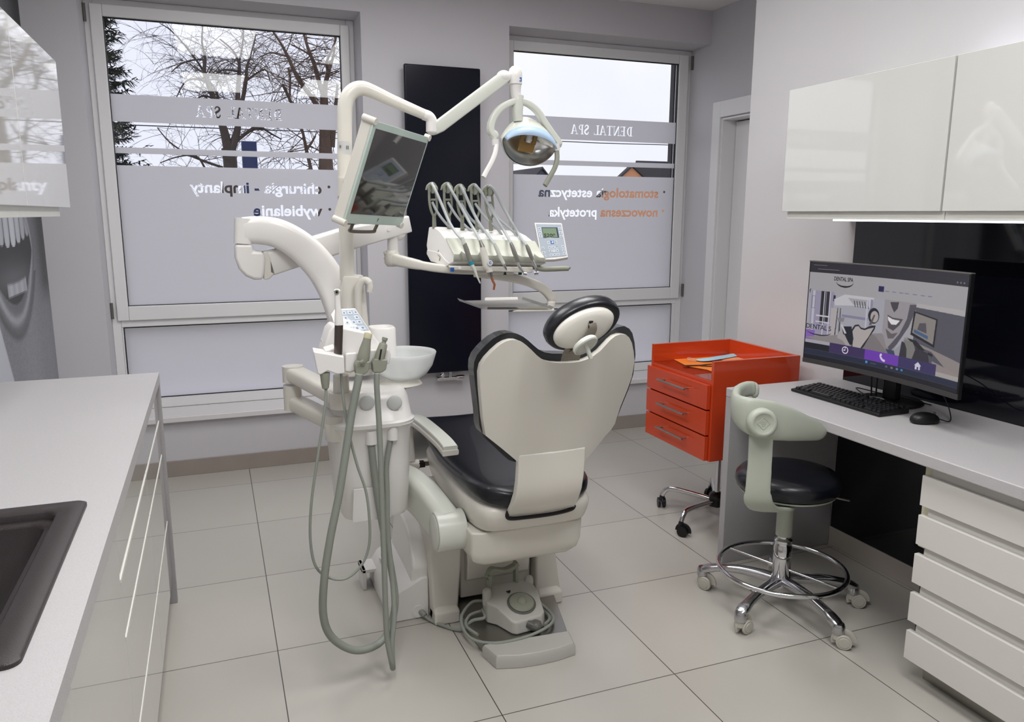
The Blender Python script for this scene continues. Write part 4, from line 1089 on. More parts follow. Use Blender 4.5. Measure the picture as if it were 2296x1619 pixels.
def keyq(P, a, c, ha, hb, lift, m_): m_.prism([bil(P, a - ha, c - hb) + nn * lift, bil(P, a + ha, c - hb) + nn * lift, bil(P, a + ha, c + hb) + nn * lift, bil(P, a - ha, c + hb) + nn * lift], nn * .0008)
for a, c in ((.34, .14), (.62, .14), (.9 - .0, .14), (.34, .38), (.82, .38), (.34, .6), (.6, .6), (.82, .6), (.4, .88), (.62, .88), (.82, .88)):
    k1_ = MB(); keyq(ins, a, c, .10, .09, .001, k1_); k1_.build('key', M_KEY, kpo, smooth=False); keyq(ins, a + .01, c, .035, .03, .0018, kk)
kk.build('printed_symbols', M_KEYB, kpo, smooth=False)
# camera holder block
b = MB()
b.prism([A(702, 788, .30), A(772, 800, .30), A(773, 838, .30), A(756, 840, .30), A(735, 832, .30), A(719, 841, .30), A(712, 838, .30)], (.006, .075, 0))
b.build('holder', M_WHITEP, UN, .004, 3)
MB().prism([A(724, 786, .37), A(748, 779, .40), A(753, 790, .36), A(730, 796, .33)], (0, 0, .012)).build('holder', M_WHITEP, UN, .003)
b = MB().rings([[A(u, v, y) for u, v in ((774, 792), (800, 790), (804, 806), (800, 830), (786, 836), (773, 834))] for y in (.33, .345, .43)]); b.build('holder', M_WHITEP, UN, .006, 3)
b = MB().rings([[A(u, v, y) for u, v in ((822, 784), (872, 782), (876, 796), (873, 815), (856, 824), (826, 829), (820, 812))] for y in (.33, .345, .44)]); b.build('holder', M_WHITEP, UN, .006, 3)
MB().prism([A(736, 742, .50), A(748, 738, .50), A(750, 752, .46), A(722, 778, .46), A(722, 764, .46)], (0, .04, 0)).build('side_lug', M_WHITEP, UN, .004)
for (u, v) in ((814, 822), (853, 818)):
    q = [A(u - 18, v - 3, .300), A(u - 12, v - 13, .300), A(u + 17, v - 11, .300), A(u + 13, v + 12, .300), A(u + 2, v + 19, .300), A(u - 16, v + 18, .300)]
    MB().prism(q, (0, .032, 0)).build('hose_holder', M_MGREY, UN, .004, 2)

# ---- suction handpieces and hoses (ribbed)
def ribbed(path, r, pitch, depth, n=14):
    mb = MB(); P = [Vector(p) for p in path]
    L = [0]
    for i in range(1, len(P)): L.append(L[-1] + (P[i] - P[i - 1]).length)
    tot = L[-1]; m = int(tot / (pitch / 2)); pts = []; rr_ = []; j = 0
    for k in range(m + 1):
        s = tot * k / m
        while j < len(L) - 2 and L[j + 1] < s: j += 1
        t = (s - L[j]) / max(1e-9, L[j + 1] - L[j]); pts.append(P[j].lerp(P[j + 1], t)); rr_.append(r if k % 2 else r - depth)
    mb.tube(pts, rr_, n); return mb
M_TUBEEND = mat('cream_rubber', (210, 204, 172), .5)
t = thing('suction_handpiece', 'wide grey-green suction handpiece with cream tip and thick ribbed hose on the unit', 'suction handpiece', A(815, 810, .315), group='suction handpieces')
a, b_ = A(810, 822, .315), A(824, 757, .315); dd = (b_ - a).normalized()
L_ = (b_ - a).length
MB().lathe([(.010, 0), (.0165, .004), (.018, .02), (.019, .03), (.0175, .04), (.0165, L_ * .6), (.0125, L_ * .86), (.0115, L_)], a, dd, 24).build('handle', M_MGREY, t)
MB().lathe([(.0115, 0), (.012, .002), (.012, .013), (.0115, .016), (.007, .016), (.007, .004)], b_ - dd * .002, dd, 24).build('tip', M_TUBEEND, t)
MB().rect_tube([A(809, 812, .298), A(816, 808, .296)], .004, .011, rnd=.5, up=(0, -1, 0)).build('slide_switch', M_MGREY, t)
pth = spline([A(806, 838, .30), A(800, 870, .30), A(788, 930, .30), A(776, 1010, .295), A(760, 1110, .285), A(740, 1210, .275), A(727, 1300, .27), A(725, 1380, .275), A(745, 1430, .285), A(795, 1458, .30), A(845, 1446, .33), A(873, 1410, .36), A(886, 1350, .40), A(878, 1280, .43), A(858, 1180, .455), A(842, 1080, .462), A(834, 1010, .464), A(832, 985, .464)], 10)
ribbed(pth, .0125, .0056, .0016).build('hose', M_HOSE, t, sharp=180)
t = thing('suction_handpiece', 'slim grey-green saliva ejector handpiece with thin ribbed hose on the unit', 'suction handpiece', A(850, 800, .315), group='suction handpieces')
a, b_ = A(848, 812, .315), A(860, 770, .315); dd = (b_ - a).normalized(); L_ = (b_ - a).length
MB().lathe([(.010, 0), (.0145, .003), (.0155, .015), (.015, .03), (.0125, L_ * .95), (.0105, L_), (.007, L_ + .001), (.0065, L_ + .008), (.0085, L_ + .01), (.0085, L_ + .018), (.006, L_ + .018)], a, dd, 24).build('handle', M_MGREY, t)
MB().rect_tube([A(851, 806, .2985), A(855, 783, .3005)], .0022, .002, up=(0, -1, 0), rnd=.5).build('slide_switch', M_BLACKP, t)
pth = spline([A(845, 836, .30), A(845, 870, .30), A(850, 950, .30), A(854, 1050, .295), A(857, 1150, .29), A(861, 1250, .285), A(864, 1350, .28), A(868, 1430, .275), A(879, 1488, .272), A(881, 1493, .30), A(879, 1440, .33), A(884, 1380, .36), A(880, 1300, .40), A(870, 1200, .43), A(868, 1100, .45), A(867, 1040, .46), A(878, 975, .462)], 10)
ribbed(pth, .0092, .0052, .0012, 12).build('hose', M_HOSE, t, sharp=180)
# ---- intra-oral camera
t = thing('intraoral_camera', 'white and dark grey intraoral camera wand standing upright in its holder', 'intraoral camera', A(757, 790, .33))
a, b_, c_ = A(758, 800, .335), A(760, 727, .335), A(756, 652, .335)
M_BRONZE = mat('dark_bronze_metal', (96, 88, 84), .3, metal=.8)
MB().tube([a, a.lerp(b_, .5), b_], .0125, 20).build('handle', M_BRONZE, t)
w = MB(); pts = spline([b_ + Vector((0, 0, -.002)), A(759, 706, .335), A(757, 680, .335), A(756, 657, .335), A(756, 651, .335), A(756, 648, .335)], 3)
w.rect_tube(pts, [.0125, .0124, .012, .0110, .0095, .0085, .0080, .0078, .0078, .008, .009, .0098, .0098, .0085, .006, .004][:len(pts)], [.0125, .012, .011, .009, .008, .007, .006, .006, .006, .006, .006, .006, .005, .005, .004, .003][:len(pts)], up=(0, 1, 0), rnd=.8); w.build('wand', M_WHITEP, t)
MB().lathe([(.001, 0), (.0072, 0), (.0072, .0015), (.001, .0015)], A(755, 655, .3285), (0.1, -1, 0), 20).build('lens_ring', M_MGREY, t)
MB().lathe([(.001, 0), (.0036, 0), (.0036, .001), (.001, .001)], A(755, 655, .3268), (0.1, -1, 0), 16).build('lens', M_BLACKP, t)
pth = spline([A(765, 838, .33), A(768, 880, .33), A(780, 960, .32), A(800, 1040, .31), A(820, 1100, .305), A(828, 1160, .30), A(828, 1220, .30), A(812, 1265, .30), A(778, 1296, .30), A(740, 1296, .30), A(708, 1270, .30), A(696, 1210, .30), A(698, 1130, .30), A(710, 1040, .30), A(722, 960, .305), A(730, 900, .31), A(731, 868, .315)], 8)
MB().tube(pth, .0042, 10).build('cable', M_HOSE, t)
MB().lathe([(.0045, 0), (.010, .004), (.0125, .02), (.0145, .045), (.0145, .05)], A(730, 873, .315), (0, 0, 1), 20).build('strain_relief', M_MGREY, t)

# ================================================================== OPERATING LAMP on its post
OL = thing('operating_lamp', 'dental operating lamp with reflector and two handles on a bent white post', 'lamp', at(778, 625, y=.72))
LY = .72
B = lambda u, v, y=LY: at(u, v, y=y)
MB().tube(spline([B(778, 628), B(777, 560), B(776, 500), B(774, 442)], 3), .0245, 24).build('post', M_IVORY, OL)
MB().cyl(B(774, 446), B(774, 438), .0256, 24).build('collar', M_IVORY, OL)
pth = spline([B(774, 440), B(773, 380), B(773, 300), B(773, 262), B(774, 238), B(780, 217), B(793, 203), B(812, 198), B(835, 205), B(880, 226), B(940, 252), B(958, 260)], 6)
MB().tube(pth, [.0245 - .007 * min(1, max(0, (i - 40) / 20)) for i in range(len(pth))], 24).build('bent_post', M_IVORY, OL)
q = B(773, 332)
lb = MB(); 
for k in range(9):
    a0 = math.radians(-160 + k * 15); a1 = math.radians(-160 + (k + 1) * 15)
    P = [Vector((q.x + .0248 * math.cos(a), q.y + .0248 * math.sin(a), q.z + z)) for a, z in ((a0, -.022), (a1, -.022), (a1, .020), (a0, .020))]
    lb.add(P, [(0, 1, 2, 3)])
lb.build('rating_plate', mat('pale_grey_sticker', (196, 196, 194), .4), OL)
lb = MB().box((-.0035, 0, -.006), (-.001, .001, .006), c=(q.x + .004, q.y - .0262, q.z)).box((.0015, 0, -.006), (.0045, .001, .006), c=(q.x + .004, q.y - .0258, q.z)).box((-.02, 0, -.003), (-.015, .001, .005), c=(q.x, q.y - .021, q.z + .002))
lb.build('plate_print', M_DGREY, OL)
# elbow and spring arm
e = MB().tube(spline([B(950, 257), B(962, 262), B(968, 272), B(968, 284)], 5), .0185, 20); e.cyl(B(968, 274), B(968, 296), .0195, 24); e.ball(B(969, 293), .0195, 20, s=(1, 1, .8)); e.build('elbow', M_WHITEP, OL)
MB().rect_tube([B(972, 292), B(985, 283), B(1120, 181), B(1136, 170)], [.014, .017, .017, .017], [.017, .0215, .0215, .018], up=(0, 0, 1), rnd=.35).build('spring_arm', M_GREENW, OL)
k = MB().ball(B(1130, 172), .024, 20, s=(1.15, .9, .9)); k.lathe([(.001, .036), (.012, .034), (.020, .026), (.0245, .012), (.0250, 0), (.0245, -.026), (.001, -.027)], B(1155, 172), (0, 0, 1), 28)
k.build('arm_joint', M_WHITEP, OL)
lg = MB().box((-.006, -.001, -.007), (.006, .001, .007), c=B(1166, 178, LY - .0225)); lg.v = [p for p in lg.v]; lg = lg.build('badge', M_BLUE, OL, .0005)
put_mesh(text_mesh('e', .012, .0003, bold=.0003), 'badge_letter', M_WHITEP, frame(B(1166, 178, LY - .024), (1, 0, 0), (0, -1, 0)), lg)
MB().tube(spline([B(1156, 187), B(1156, 200), B(1157, 212), B(1160, 222), B(1162, 232)], 4), [.0215, .021, .020, .0195, .019, .0185, .018, .018, .018, .018, .0185, .019, .0195, .0195, .0195, .0195, .0195], 22).build('drop_joint', M_WHITEP, OL)
MB().tube([B(1162, 214), B(1161, 232), B(1160, 250), B(1162, 272)], [.0195, .0205, .0195, .017], 22).build('yoke_stem', M_GREENW, OL)
yl = MB().rect_tube(spline([B(1160, 226), B(1143, 231), B(1122, 243), B(1107, 262), B(1100, 282), B(1101, 296), B(1108, 304)], 5), .011, .0155, up=(0, -1, 0), rnd=.5)
yl.rect_tube(spline([B(1164, 226), B(1185, 233), B(1205, 250), B(1222, 277), B(1240, 303), B(1250, 316), B(1254, 324)], 5), .011, .0135, up=(0, -1, 0), rnd=.5)
yl.ball(B(1108, 304), .015, 16, s=(1.1, 1, 1.3)).ball(B(1252, 323), .0125, 16, s=(1.1, 1, 1.2))
yl.build('yoke', M_GREENW, OL, sharp=60)
# lamp head: dished shell + reflector under glass
lc = B(1185, 322, LY - .01)
Rl = Matrix.Rotation(math.radians(7), 3, 'Y') @ Matrix.Rotation(math.radians(17), 3, 'X')   # reflector looks forward and down
def lens_ring(hw, hu, hd, y, n=40):
    hu *= 1.22; hd *= 1.25
    out = []
    for i in range(n):
        a = 2 * math.pi * i / n; c, s_ = math.cos(a), math.sin(a)
        h = hu if s_ > 0 else hd
        out.append(Vector((hw * math.copysign(abs(c) ** .9, c), y, h * math.copysign(abs(s_) ** 1.35, s_))))
    return out
hw = .104
sh = [lens_ring(hw, .050, .062, -.012), lens_ring(hw * 1.03, .055, .062, 0.0), lens_ring(hw * .99, .062, .055, .02), lens_ring(hw * .85, .066, .045, .05), lens_ring(hw * .6, .066, .03, .075), lens_ring(hw * .35, .055, .02, .088), lens_ring(hw * .1, .04, .01, .092)]
LH = MB().rings(place(sh, Rl, lc), cap=True); LH.f = [f for f in LH.f if len(f) != 40 or max(f) > 50]
LH = LH.build('lamp_head', M_GREENW, OL, sharp=70)
M_MIRROR = mat('reflector_mirror', (236, 236, 232), .22, metal=1.0)
rf = [lens_ring(hw * .985, .047, .058, -.010), lens_ring(hw * .9, .041, .050, .01), lens_ring(hw * .7, .032, .040, .03), lens_ring(hw * .4, .02, .026, .042), lens_ring(hw * .1, .006, .008, .045)]
r_ = MB().rings(place(rf, Rl, lc), cap=True); r_.f = [f for f in r_.f if len(f) != 40 or max(f) > 50]; r_.build('reflector', M_MIRROR, LH, sharp=180)
# pale blue visor above, glass cover, bulb shield
vs = MB(); top = []
n = 16
ro = []; ri = []
for i in range(n + 1):
    a = math.pi * (0.06 + .88 * i / n); c, s_ = math.cos(a), math.sin(a)
    ro.append(Vector((hw * 1.0 * c, -.016, .064 * s_ ** 1.1))); ri.append(Vector((hw * .95 * c, -.040 , .062 * s_ ** 1.1 - .024 * s_)))
vs.add([lc + Rl @ p for p in ro + ri], [(i, i + 1, n + 2 + i, n + 1 + i) for i in range(n)])
vo = vs.build('visor', mat('pale_blue_plastic', (176, 200, 226), .3), LH); so = vo.modifiers.new('s', 'SOLIDIFY'); so.thickness = .003
g = MB().rings(place([lens_ring(hw * .98, .048, .060, -.012), lens_ring(hw * .9, .042, .054, -.022), lens_ring(hw * .6, .028, .04, -.030), lens_ring(hw * .2, .01, .014, -.033)], Rl, lc)); g.f = [f for f in g.f if len(f) != 40 or max(f) > 50]
g.build('glass_cover', pane_material('lamp_cover_glass', (.97, .97, .97)), LH, sharp=180)
M_AMBER = mat('amber_bulb_shield', (150, 118, 66), .25, metal=.5)
am = MB()
for p in ((-.028, -.014, -.030), ): pass
am.box((-.030, -.012, -.030), (.030, .0, .010), R=Rl, c=lc + Rl @ Vector((-.004, 0.01, -.002))).box((-.030, -.014, -.002), (-.015, -.0, .034), R=Rl, c=lc + Rl @ Vector((-.004, .01, 0))).box((.018, -.014, -.002), (.032, 0, .036), R=Rl, c=lc + Rl @ Vector((-.004, .01, 0)))
am.build('bulb_shield', M_AMBER, LH, .003)
bt = MB().cyl(lc + Rl @ Vector((-.004, -.004, .005)), lc + Rl @ Vector((-.004, -.004, .034)), .010, 16); bt.build('bulb', M_WHITEP, LH)
# hinges and handles
hd = MB().rect_tube([B(1110, 312, LY - .02), B(1111, 326, LY - .02)], .011, .009, up=(0, -1, 0), rnd=.5); hd.build('handle_socket', M_WHITEP, OL)
hd = MB().rect_tube(spline([B(1113, 318, LY - .02), B(1111, 340, LY - .03), B(1103, 362, LY - .045), B(1091, 384, LY - .06), B(1084, 398, LY - .07)], 5), .0085, .0065, up=(0, -1, 0), rnd=.7); hd.build('handle', M_WHITEP, OL)
hd = MB().rect_tube([B(1247, 322, LY - .02), B(1248, 338, LY - .02)], .011, .009, up=(0, -1, 0), rnd=.5); hd.build('handle_socket', M_WHITEP, OL)
hd = MB().rect_tube(spline([B(1248, 334, LY - .02), B(1249, 356, LY - .03), B(1244, 376, LY - .045), B(1232, 398, LY - .06), B(1222, 416, LY - .07)], 5), .0085, .0065, up=(0, -1, 0), rnd=.7); hd.build('handle', M_MGREY, OL).__setitem__('label', 'grey-green right handle')
# ================================================================== DELIVERY SIDE: arms, console, handpieces, tray, monitor
DU = thing('instrument_console', 'white instrument console with five hose whips on a curved swinging arm', 'instrument console', at(790, 640, y=.76))
D = lambda u, v, y: at(u, v, y=y)
AYD = .79
# curved arm
pth = spline([D(545, 517, .86), D(575, 516, .86), D(615, 521, .85), D(655, 540, .84), D(692, 569, .83), D(724, 606, .815), D(748, 648, .80), D(764, 690, .785), D(772, 720, .775)], 5)
hwl = [.040 + .006 * min(1, i / 10) for i in range(len(pth))]; hhl = [.044 + .010 * min(1, i / 20) for i in range(len(pth))]
MB().rect_tube(pth, hwl, hhl, up=(0, -1, 0), rnd=.0) if False else None
a = MB().rect_tube(pth, [h for h in hhl], [w for w in hwl], up=(0, -1, 0), rnd=.55)
a.rect_tube([D(545, 489, .86) + Vector((0, 0, 0)), D(544, 546, .86)], .028, .04, up=(0, -1, 0), rnd=.55)
a.build('curved_arm', M_WHITEP, DU, sharp=60)
k = MB(); prof = [(526, 547), (566, 547), (569, 563), (590, 564), (596, 580), (594, 610), (590, 628), (570, 628), (551, 620), (536, 604), (527, 580)]
k.prism([D(u, v, .82) for u, v in prof], (0, .085, 0)); k.build('knuckle', M_WHITEP, DU, .012, 4)
k = MB().prism([D(u, v, .83) for u, v in ((590, 565), (600, 563), (607, 580), (609, 612), (616, 614), (604, 626), (592, 628))], (0, .07, 0)); k.build('knuckle_cover', M_IVORY, DU, .006, 2)
sa = MB(); s0, s1, s2 = D(600, 590, .87), D(770, 537, .95), D(912, 502, 1.01)
sa.rect_tube([s0, s1, s2, s2 + (s2 - s1) * .0001], [.038, .036, .030, .030], [.043, .043, .042, .042], up=(0, 0, 1), rnd=.22)
sa = MB().rect_tube([s0, s1, s2], [.038, .036, .032], [.0415, .041, .031], up=(0, 0, 1), rnd=.22)
so = sa.build('spring_arm', M_WHITEP, DU)
MB().lathe([(.001, 0), (.0045, 0), (.006, .002), (.006, .004), (.001, .004)], D(871, 515, .955), (0.1, -1, 0), 16).build('arm_screw', M_WHITEP, so)
p = MB().ball(D(890, 522, 1.0), .034, 20, s=(1, .9, .9)); p.lathe([(.021, 0), (.020, .05), (.024, .075)], D(881, 562, .99), (0, 0, 1), 24); p.build('arm_pivot', M_WHITEP, DU)
e = MB().rect_tube(spline([D(878, 566, .99), D(879, 577, .985), D(895, 584, .97), D(930, 592, .95), D(975, 600, .93), D(1030, 605, .91), D(1100, 606, .88), D(1150, 606, .86)], 5), [.026] * 12 + [.024] * 24, [.022, .024, .026, .026, .026, .025, .025, .024, .024, .023, .022, .022, .021, .020, .020, .019, .018] + [.016] * 19, up=(0, 0, 1), rnd=.5)
e.lathe([(.001, .028), (.022, .026), (.028, .015), (.029, 0), (.029, -.022), (.02, -.034), (.001, -.036)], D(879, 577, .985), (0, 0, 1), 28)
e.build('console_arm', M_IVORY, DU, sharp=55)
# console body lofted between its two end profiles
LP = [(961, 509, 1.04), (973, 508, 1.02), (987, 519, .98), (1004, 543, .92), (1017.5, 573, .86), (1017, 588, .86), (1008, 592, .88), (1004, 598, .90), (968, 587, .98), (959, 569, 1.02), (956, 550, 1.04)]
RP = [(1150, 517, .94), (1160, 518, .92), (1181, 529, .88), (1205, 549, .82), (1222, 581, .76), (1223, 592, .76), (1210, 596, .78), (1190, 600, .80), (1165, 590, .88), (1155, 572, .92), (1150, 556, .94)]
L3 = [D(*q) for q in LP]; R3 = [D(*q) for q in RP]
MB().rings([L3, [l.lerp(r, .03) + Vector((0, 0, .0)) for l, r in zip(L3, R3)], [l.lerp(r, .97) for l, r in zip(L3, R3)], R3]).build('console_housing', M_WHITEP, DU, .006, 3)
# front lip in pale green with five scalloped rests
lipo = Vector((-.003, -.008, .004))
n = 60; top = []; mid = []; bot = []
for i in range(n + 1):
    t_ = i / n; w = abs(math.sin(math.pi * (t_ * 5.0 + .5))) ; w = min(1, w * 1.7)
    A0 = L3[3].lerp(L3[2], .25).lerp(R3[3].lerp(R3[2], .25), t_); A1 = L3[4].lerp(R3[4], t_); A2 = L3[5].lerp(R3[5], t_)
    c = (1 - w) * .20
    top.append(A0 + lipo); mid.append(A1.lerp(A0, c) + lipo * 1.2); bot.append(A2.lerp(A0, c * .15) + lipo * .9)
lp = MB()
vs = top + mid + bot; m1 = n + 1
fs = [(i, i + 1, m1 + i + 1, m1 + i) for i in range(n)] + [(m1 + i, m1 + i + 1, 2 * m1 + i + 1, 2 * m1 + i) for i in range(n)]
lp.add(vs, fs); lo = lp.build('instrument_rest', mat('cream_rest_enamel', (196, 197, 184), .4), DU, sharp=30); so = lo.modifiers.new('s', 'SOLIDIFY'); so.thickness = .006; so.offset = 0
# end cap detail
ecp = [(966, 586), (1003, 597), (1008, 591), (998, 582), (985, 566), (958, 560), (957, 569)]
MB().prism([D(u, v, 1.0 - (u - 957) * .0022) + Vector((-.003, -.006, 0)) for u, v in ecp], (.004, .0, 0)).build('end_cap', M_WHITEP, DU, .0015)
MB().tube(spline([D(985, 560, .945) + Vector((-.004, -.005, 0)), D(983, 570, .945) + Vector((-.004, -.005, 0)), D(988, 576, .93) + Vector((-.004, -.005, 0)), D(986, 584, .935) + Vector((-.004, -.005, 0))], 5), .0016, 8).build('latch', M_MGREY, DU)
MB().prism([D(1004, 596, .86), D(1195, 599, .76), D(1194, 612, .76), D(1010, 606, .86)], (.03, .09, 0)).build('under_tray', M_IVORY, DU, .004)
MB().lathe([(.001, 0), (.0065, 0), (.0065, .004), (.001, .004)], D(1031, 600, .845), (-.3, -1, 0), 16, sx=1).build('cable_eye', M_WHITEP, DU)
for u, v, m in ((1014, 605, M_BLUE), (1132, 612, M_GREEN), (1166, 612, M_GREEN)):
    q = D(u, v, .85); MB().lathe([(.0075, 0), (.0068, -.015), (.001, -.015)], q + Vector((0, 0, .008)), (0, 0, 1), 16).build('knob', m, DU)
# side handle
h = MB().tube(spline([D(1195, 598, .80), D(1215, 603, .78), D(1240, 603, .76), D(1262, 602, .74), D(1275, 602, .73), D(1277, 603, .728)], 4), [.010] * 14 + [.0095, .0095, .009, .0085, .006, .0045, .002], 16, sx=1.1)
h.build('side_handle', M_MGREY, DU)
# tray arm
h = MB().rect_tube(spline([D(1065, 611, .90), D(1110, 617, .90), D(1150, 623, .89), D(1190, 634, .88), D(1218, 648, .87), D(1235, 666, .865), D(1238, 676, .865)], 5), [.018] * 31, [.013 + .003 * math.sin(i / 5) * 0 for i in range(31)], up=(0, -1, 0), rnd=.6)
h.lathe([(.0165, 0), (.0165, -.028), (.013, -.034), (.001, -.035)], D(1236, 668, .862), (0, 0, 1), 20)
h.build('tray_arm', M_IVORY, DU, sharp=60)
# control panel of the console
kc_ = [D(1198, 499, .92), D(1260, 500, .88), D(1274, 577, .80), D(1214, 583, .84)]
nn = (kc_[1] - kc_[0]).cross(kc_[3] - kc_[0]).normalized(); nn = nn if nn.y < 0 else -nn
bm_ = kc_[3].lerp(kc_[2], .5) + (kc_[3] - kc_[0]).normalized() * .004
pan = MB().prism([kc_[0], kc_[1], kc_[2], bm_, kc_[3]], -nn * .022).build('control_panel', M_WHITEP, DU, .003)
cen = sum(kc_, Vector()) / 4; ins = [cen + (p - cen) * .91 + nn * .0005 for p in kc_]
MB().prism(ins, nn * .0008).build('keypad', M_KEYP, pan)
def inq(a0, c0, a1, c1, lift, th=.0007): return [bil(ins, a, c) + nn * lift for a, c in ((a0, c0), (a1, c0), (a1, c1), (a0, c1))]
MB().prism(inq(.20, .10, .83, .42, .0009), nn * .0006).build('display_frame', mat('display_dark_frame', (44, 56, 74), .3), pan)
dsp = MB().prism(inq(.22, .125, .77, .41, .0016), nn * .0005).build('display', mat('green_display', (112, 132, 106), .3), pan)
tx = text_mesh('5200', .021, .0002, bold=.0002)
xa = (ins[1] - ins[0]).normalized()
put_mesh(tx, 'display_digits', M_BLACKP, frame(bil(ins, .46, .355) + nn * .0024, xa, nn), pan, width=.044)
ks = MB(); kk = MB()
for a_, c_ in ((.1, .14), (.1, .25), (.1, .36), (.92, .14), (.92, .26), (.92, .38), (.38, .56), (.66, .56), (.1, .72), (.1, .84), (.1, .95), (.38, .71), (.52, .71), (.66, .71), (.38, .82), (.52, .82), (.66, .82), (.38, .935), (.52, .935), (.66, .935), (.92, .71), (.92, .82), (.92, .93)):
    MB().prism(inq(a_ - .058, c_ - .043, a_ + .058, c_ + .043, .0009), nn * .0005).build('key', M_KEY, pan, smooth=False)
    if (a_, c_) != (.52, .82): kk.prism(inq(a_ - .022, c_ - .014, a_ + .022, c_ + .014, .0015), nn * .0003)
kk.build('printed_symbols', mat('grey_symbol', (112, 118, 128), .5), pan, smooth=False)
kb_ = MB().prism(inq(.45, .51, .585, .61, .0009), nn * .0008).build('logo_key', M_BLUE, pan)
put_mesh(text_mesh('e', .011, .0002, bold=.0004), 'logo', M_WHITEP, frame(bil(ins, .517, .56) + nn * .0022, xa, nn), pan)

# whips: five hose rests with a roller
whip = [(967, 974, 411, 508, 1.02), (1001, 1007, 411, 510, .995), (1030, 1037, 415, 512, .972), (1061, 1070, 414, 513, .95), (1093, 1101, 417, 515, .93)]
for ut, ub, vt, vb, y in whip:
    w = MB(); W_ = lambda du, v: D(ut + du + (ub - ut) * (v - vt) / (vb - vt) , v, y)
    w.rect_tube([D(ub, vb + 3, y), W_(1, vt + 72)], [.008, .0065], [.006, .005], up=(0, -1, 0), rnd=.5)
    w.rect_tube(spline([W_(1, vt + 76), W_(-5, vt + 60), W_(-7, vt + 40), W_(-6, vt + 15)], 4), .0042, .0055, up=(0, -1, 0), rnd=.5)
    w.rect_tube(spline([W_(1, vt + 76), W_(8, vt + 60), W_(9, vt + 40), W_(8, vt + 15)], 4), .0035, .0055, up=(0, -1, 0), rnd=.5)
    w.rect_tube(spline([W_(-5, vt + 20), W_(-6, vt + 8), W_(-3, vt + 2), W_(4, vt + 1), W_(9, vt + 8)], 4), .006, .0065, up=(0, -1, 0), rnd=.5)
    w.rect_tube(spline([W_(-4, vt + 3), W_(-9, vt + 6), W_(-13, vt + 15)], 4), [.006, .0055, .005, .0045, .004, .0035, .003, .0025, .002], .005, up=(0, -1, 0), rnd=.5)
    w.cyl(W_(-7, vt + 37), W_(9, vt + 37), .0045, 12)
    wo = w.build('whip', M_MGREY, DU)
    MB().cyl(W_(2, vt + 13) + Vector((-.003, -.006, 0)), W_(5, vt + 13) + Vector((.004, .004, 0)), .0165, 20).build('roller', M_MGREY, wo)

# handpieces, each with its hose over the roller and back to the console
def hoseover(t, i, front, back, m=M_HOSEL):
    y0 = whip[i][4]
    f = [D(u, v, y0 - .02 - (y0 - .02 - yy) * k) for k, (u, v, yy) in zip([q / (len(front) - 1) for q in range(len(front))], front)]
    MB().tube(spline(f, 8), .0056, 10).build('hose', m, t)
    b = [D(u, v, y0 + .0 - .05 * q / (len(back) - 1)) for q, (u, v) in enumerate(back)]
    MB().tube(spline(b, 8), .0052, 10).build('hose', m, t)
G_ = 'handpieces resting on the instrument console'
H = lambda u, v: D(u, v, .815 - .00050 * (u - 1040))
def axis_piece(t, name, pts, radii, m, n=20, parent=None):
    return MB().tube(pts, radii, n).build(name, m, parent or t)
t = thing('handpiece', 'white tipped scaler handpiece with a turquoise ring, leftmost on the instrument console', 'dental handpiece', H(1058, 595), G_)
hoseover(t, 0, [(968, 411, .9), (977, 428, .9), (992, 462, .9), (1006, 495, .88), (1021, 520, .86), (1036, 537, .815)], [(969, 453), (982, 478), (1002, 503), (1024, 523), (1033, 545)])
axis_piece(t, 'sleeve', [H(1036, 532), H(1041, 548)], [.0065, .0085], M_GREENW)
axis_piece(t, 'handle', [H(1041, 546), H(1046, 560), H(1056, 588)], [.0085, .0095, .0078], M_STEEL)
axis_piece(t, 'ring', [H(1055, 586), H(1058, 594)], [.0085, .0085], mat('turquoise_plastic', (30, 140, 160), .35))
axis_piece(t, 'tip', [H(1058, 594), H(1064, 604), H(1069, 618), H(1076, 634), H(1077, 636)], [.0082, .006, .0042, .0028, .001], M_GREENW)
t = thing('handpiece', 'thick white curing light handpiece with an amber glass tip on the instrument console', 'dental handpiece', H(1095, 600), G_)
hoseover(t, 1, [(1003, 412, .9), (1014, 430, .9), (1035, 466, .9), (1052, 497, .88), (1066, 520, .86), (1077, 541, .797)], [(1004, 453), (1022, 482), (1042, 505), (1060, 522), (1069, 545)])
axis_piece(t, 'sleeve', [H(1076, 539), H(1082, 555)], [.005, .0095], M_STEEL)
axis_piece(t, 'handle', [H(1081, 554), H(1084, 565), H(1091, 595), H(1094, 600), H(1097, 604), H(1098, 610)], [.0095, .0125, .0155, .0155, .013, .0135], M_IVORY)
axis_piece(t, 'ferrule', [H(1098, 609), H(1101, 621)], [.0115, .0065], M_STEEL)
axis_piece(t, 'light_guide', [H(1101, 620), H(1105, 630), H(1109, 638), H(1107, 650)], [.0042, .0045, .0045, .0038], mat('amber_glass', (150, 84, 44), .15, coat=.5))
q = H(1098, 589) + Vector((-.004, -.0165, .0)); bd = MB().lathe([(.001, 0), (.0105, 0), (.0105, .0015), (.001, .0015)], q + Vector((0, .001, 0)), (-.15, -1, .25), 24).build('badge', M_KEY, t)
put_mesh(text_mesh('C', .013, .0003, bold=.0004), 'badge_print', mat('violet_print', (84, 74, 150), .5), frame(q + Vector((-.0002, -.0022, .0006)), (1, -.15, 0), (-.15, -1, .25)), bd)
t = thing('handpiece', 'slim pale green syringe handpiece with a steel nose on the instrument console', 'dental handpiece', H(1125, 580), G_)
hoseover(t, 2, [(1032, 415, .9), (1042, 434, .9), (1060, 474, .9), (1078, 506, .88), (1096, 530, .86), (1110, 549, .78)], [(1034, 455), (1052, 486), (1074, 508), (1090, 525), (1100, 545)])
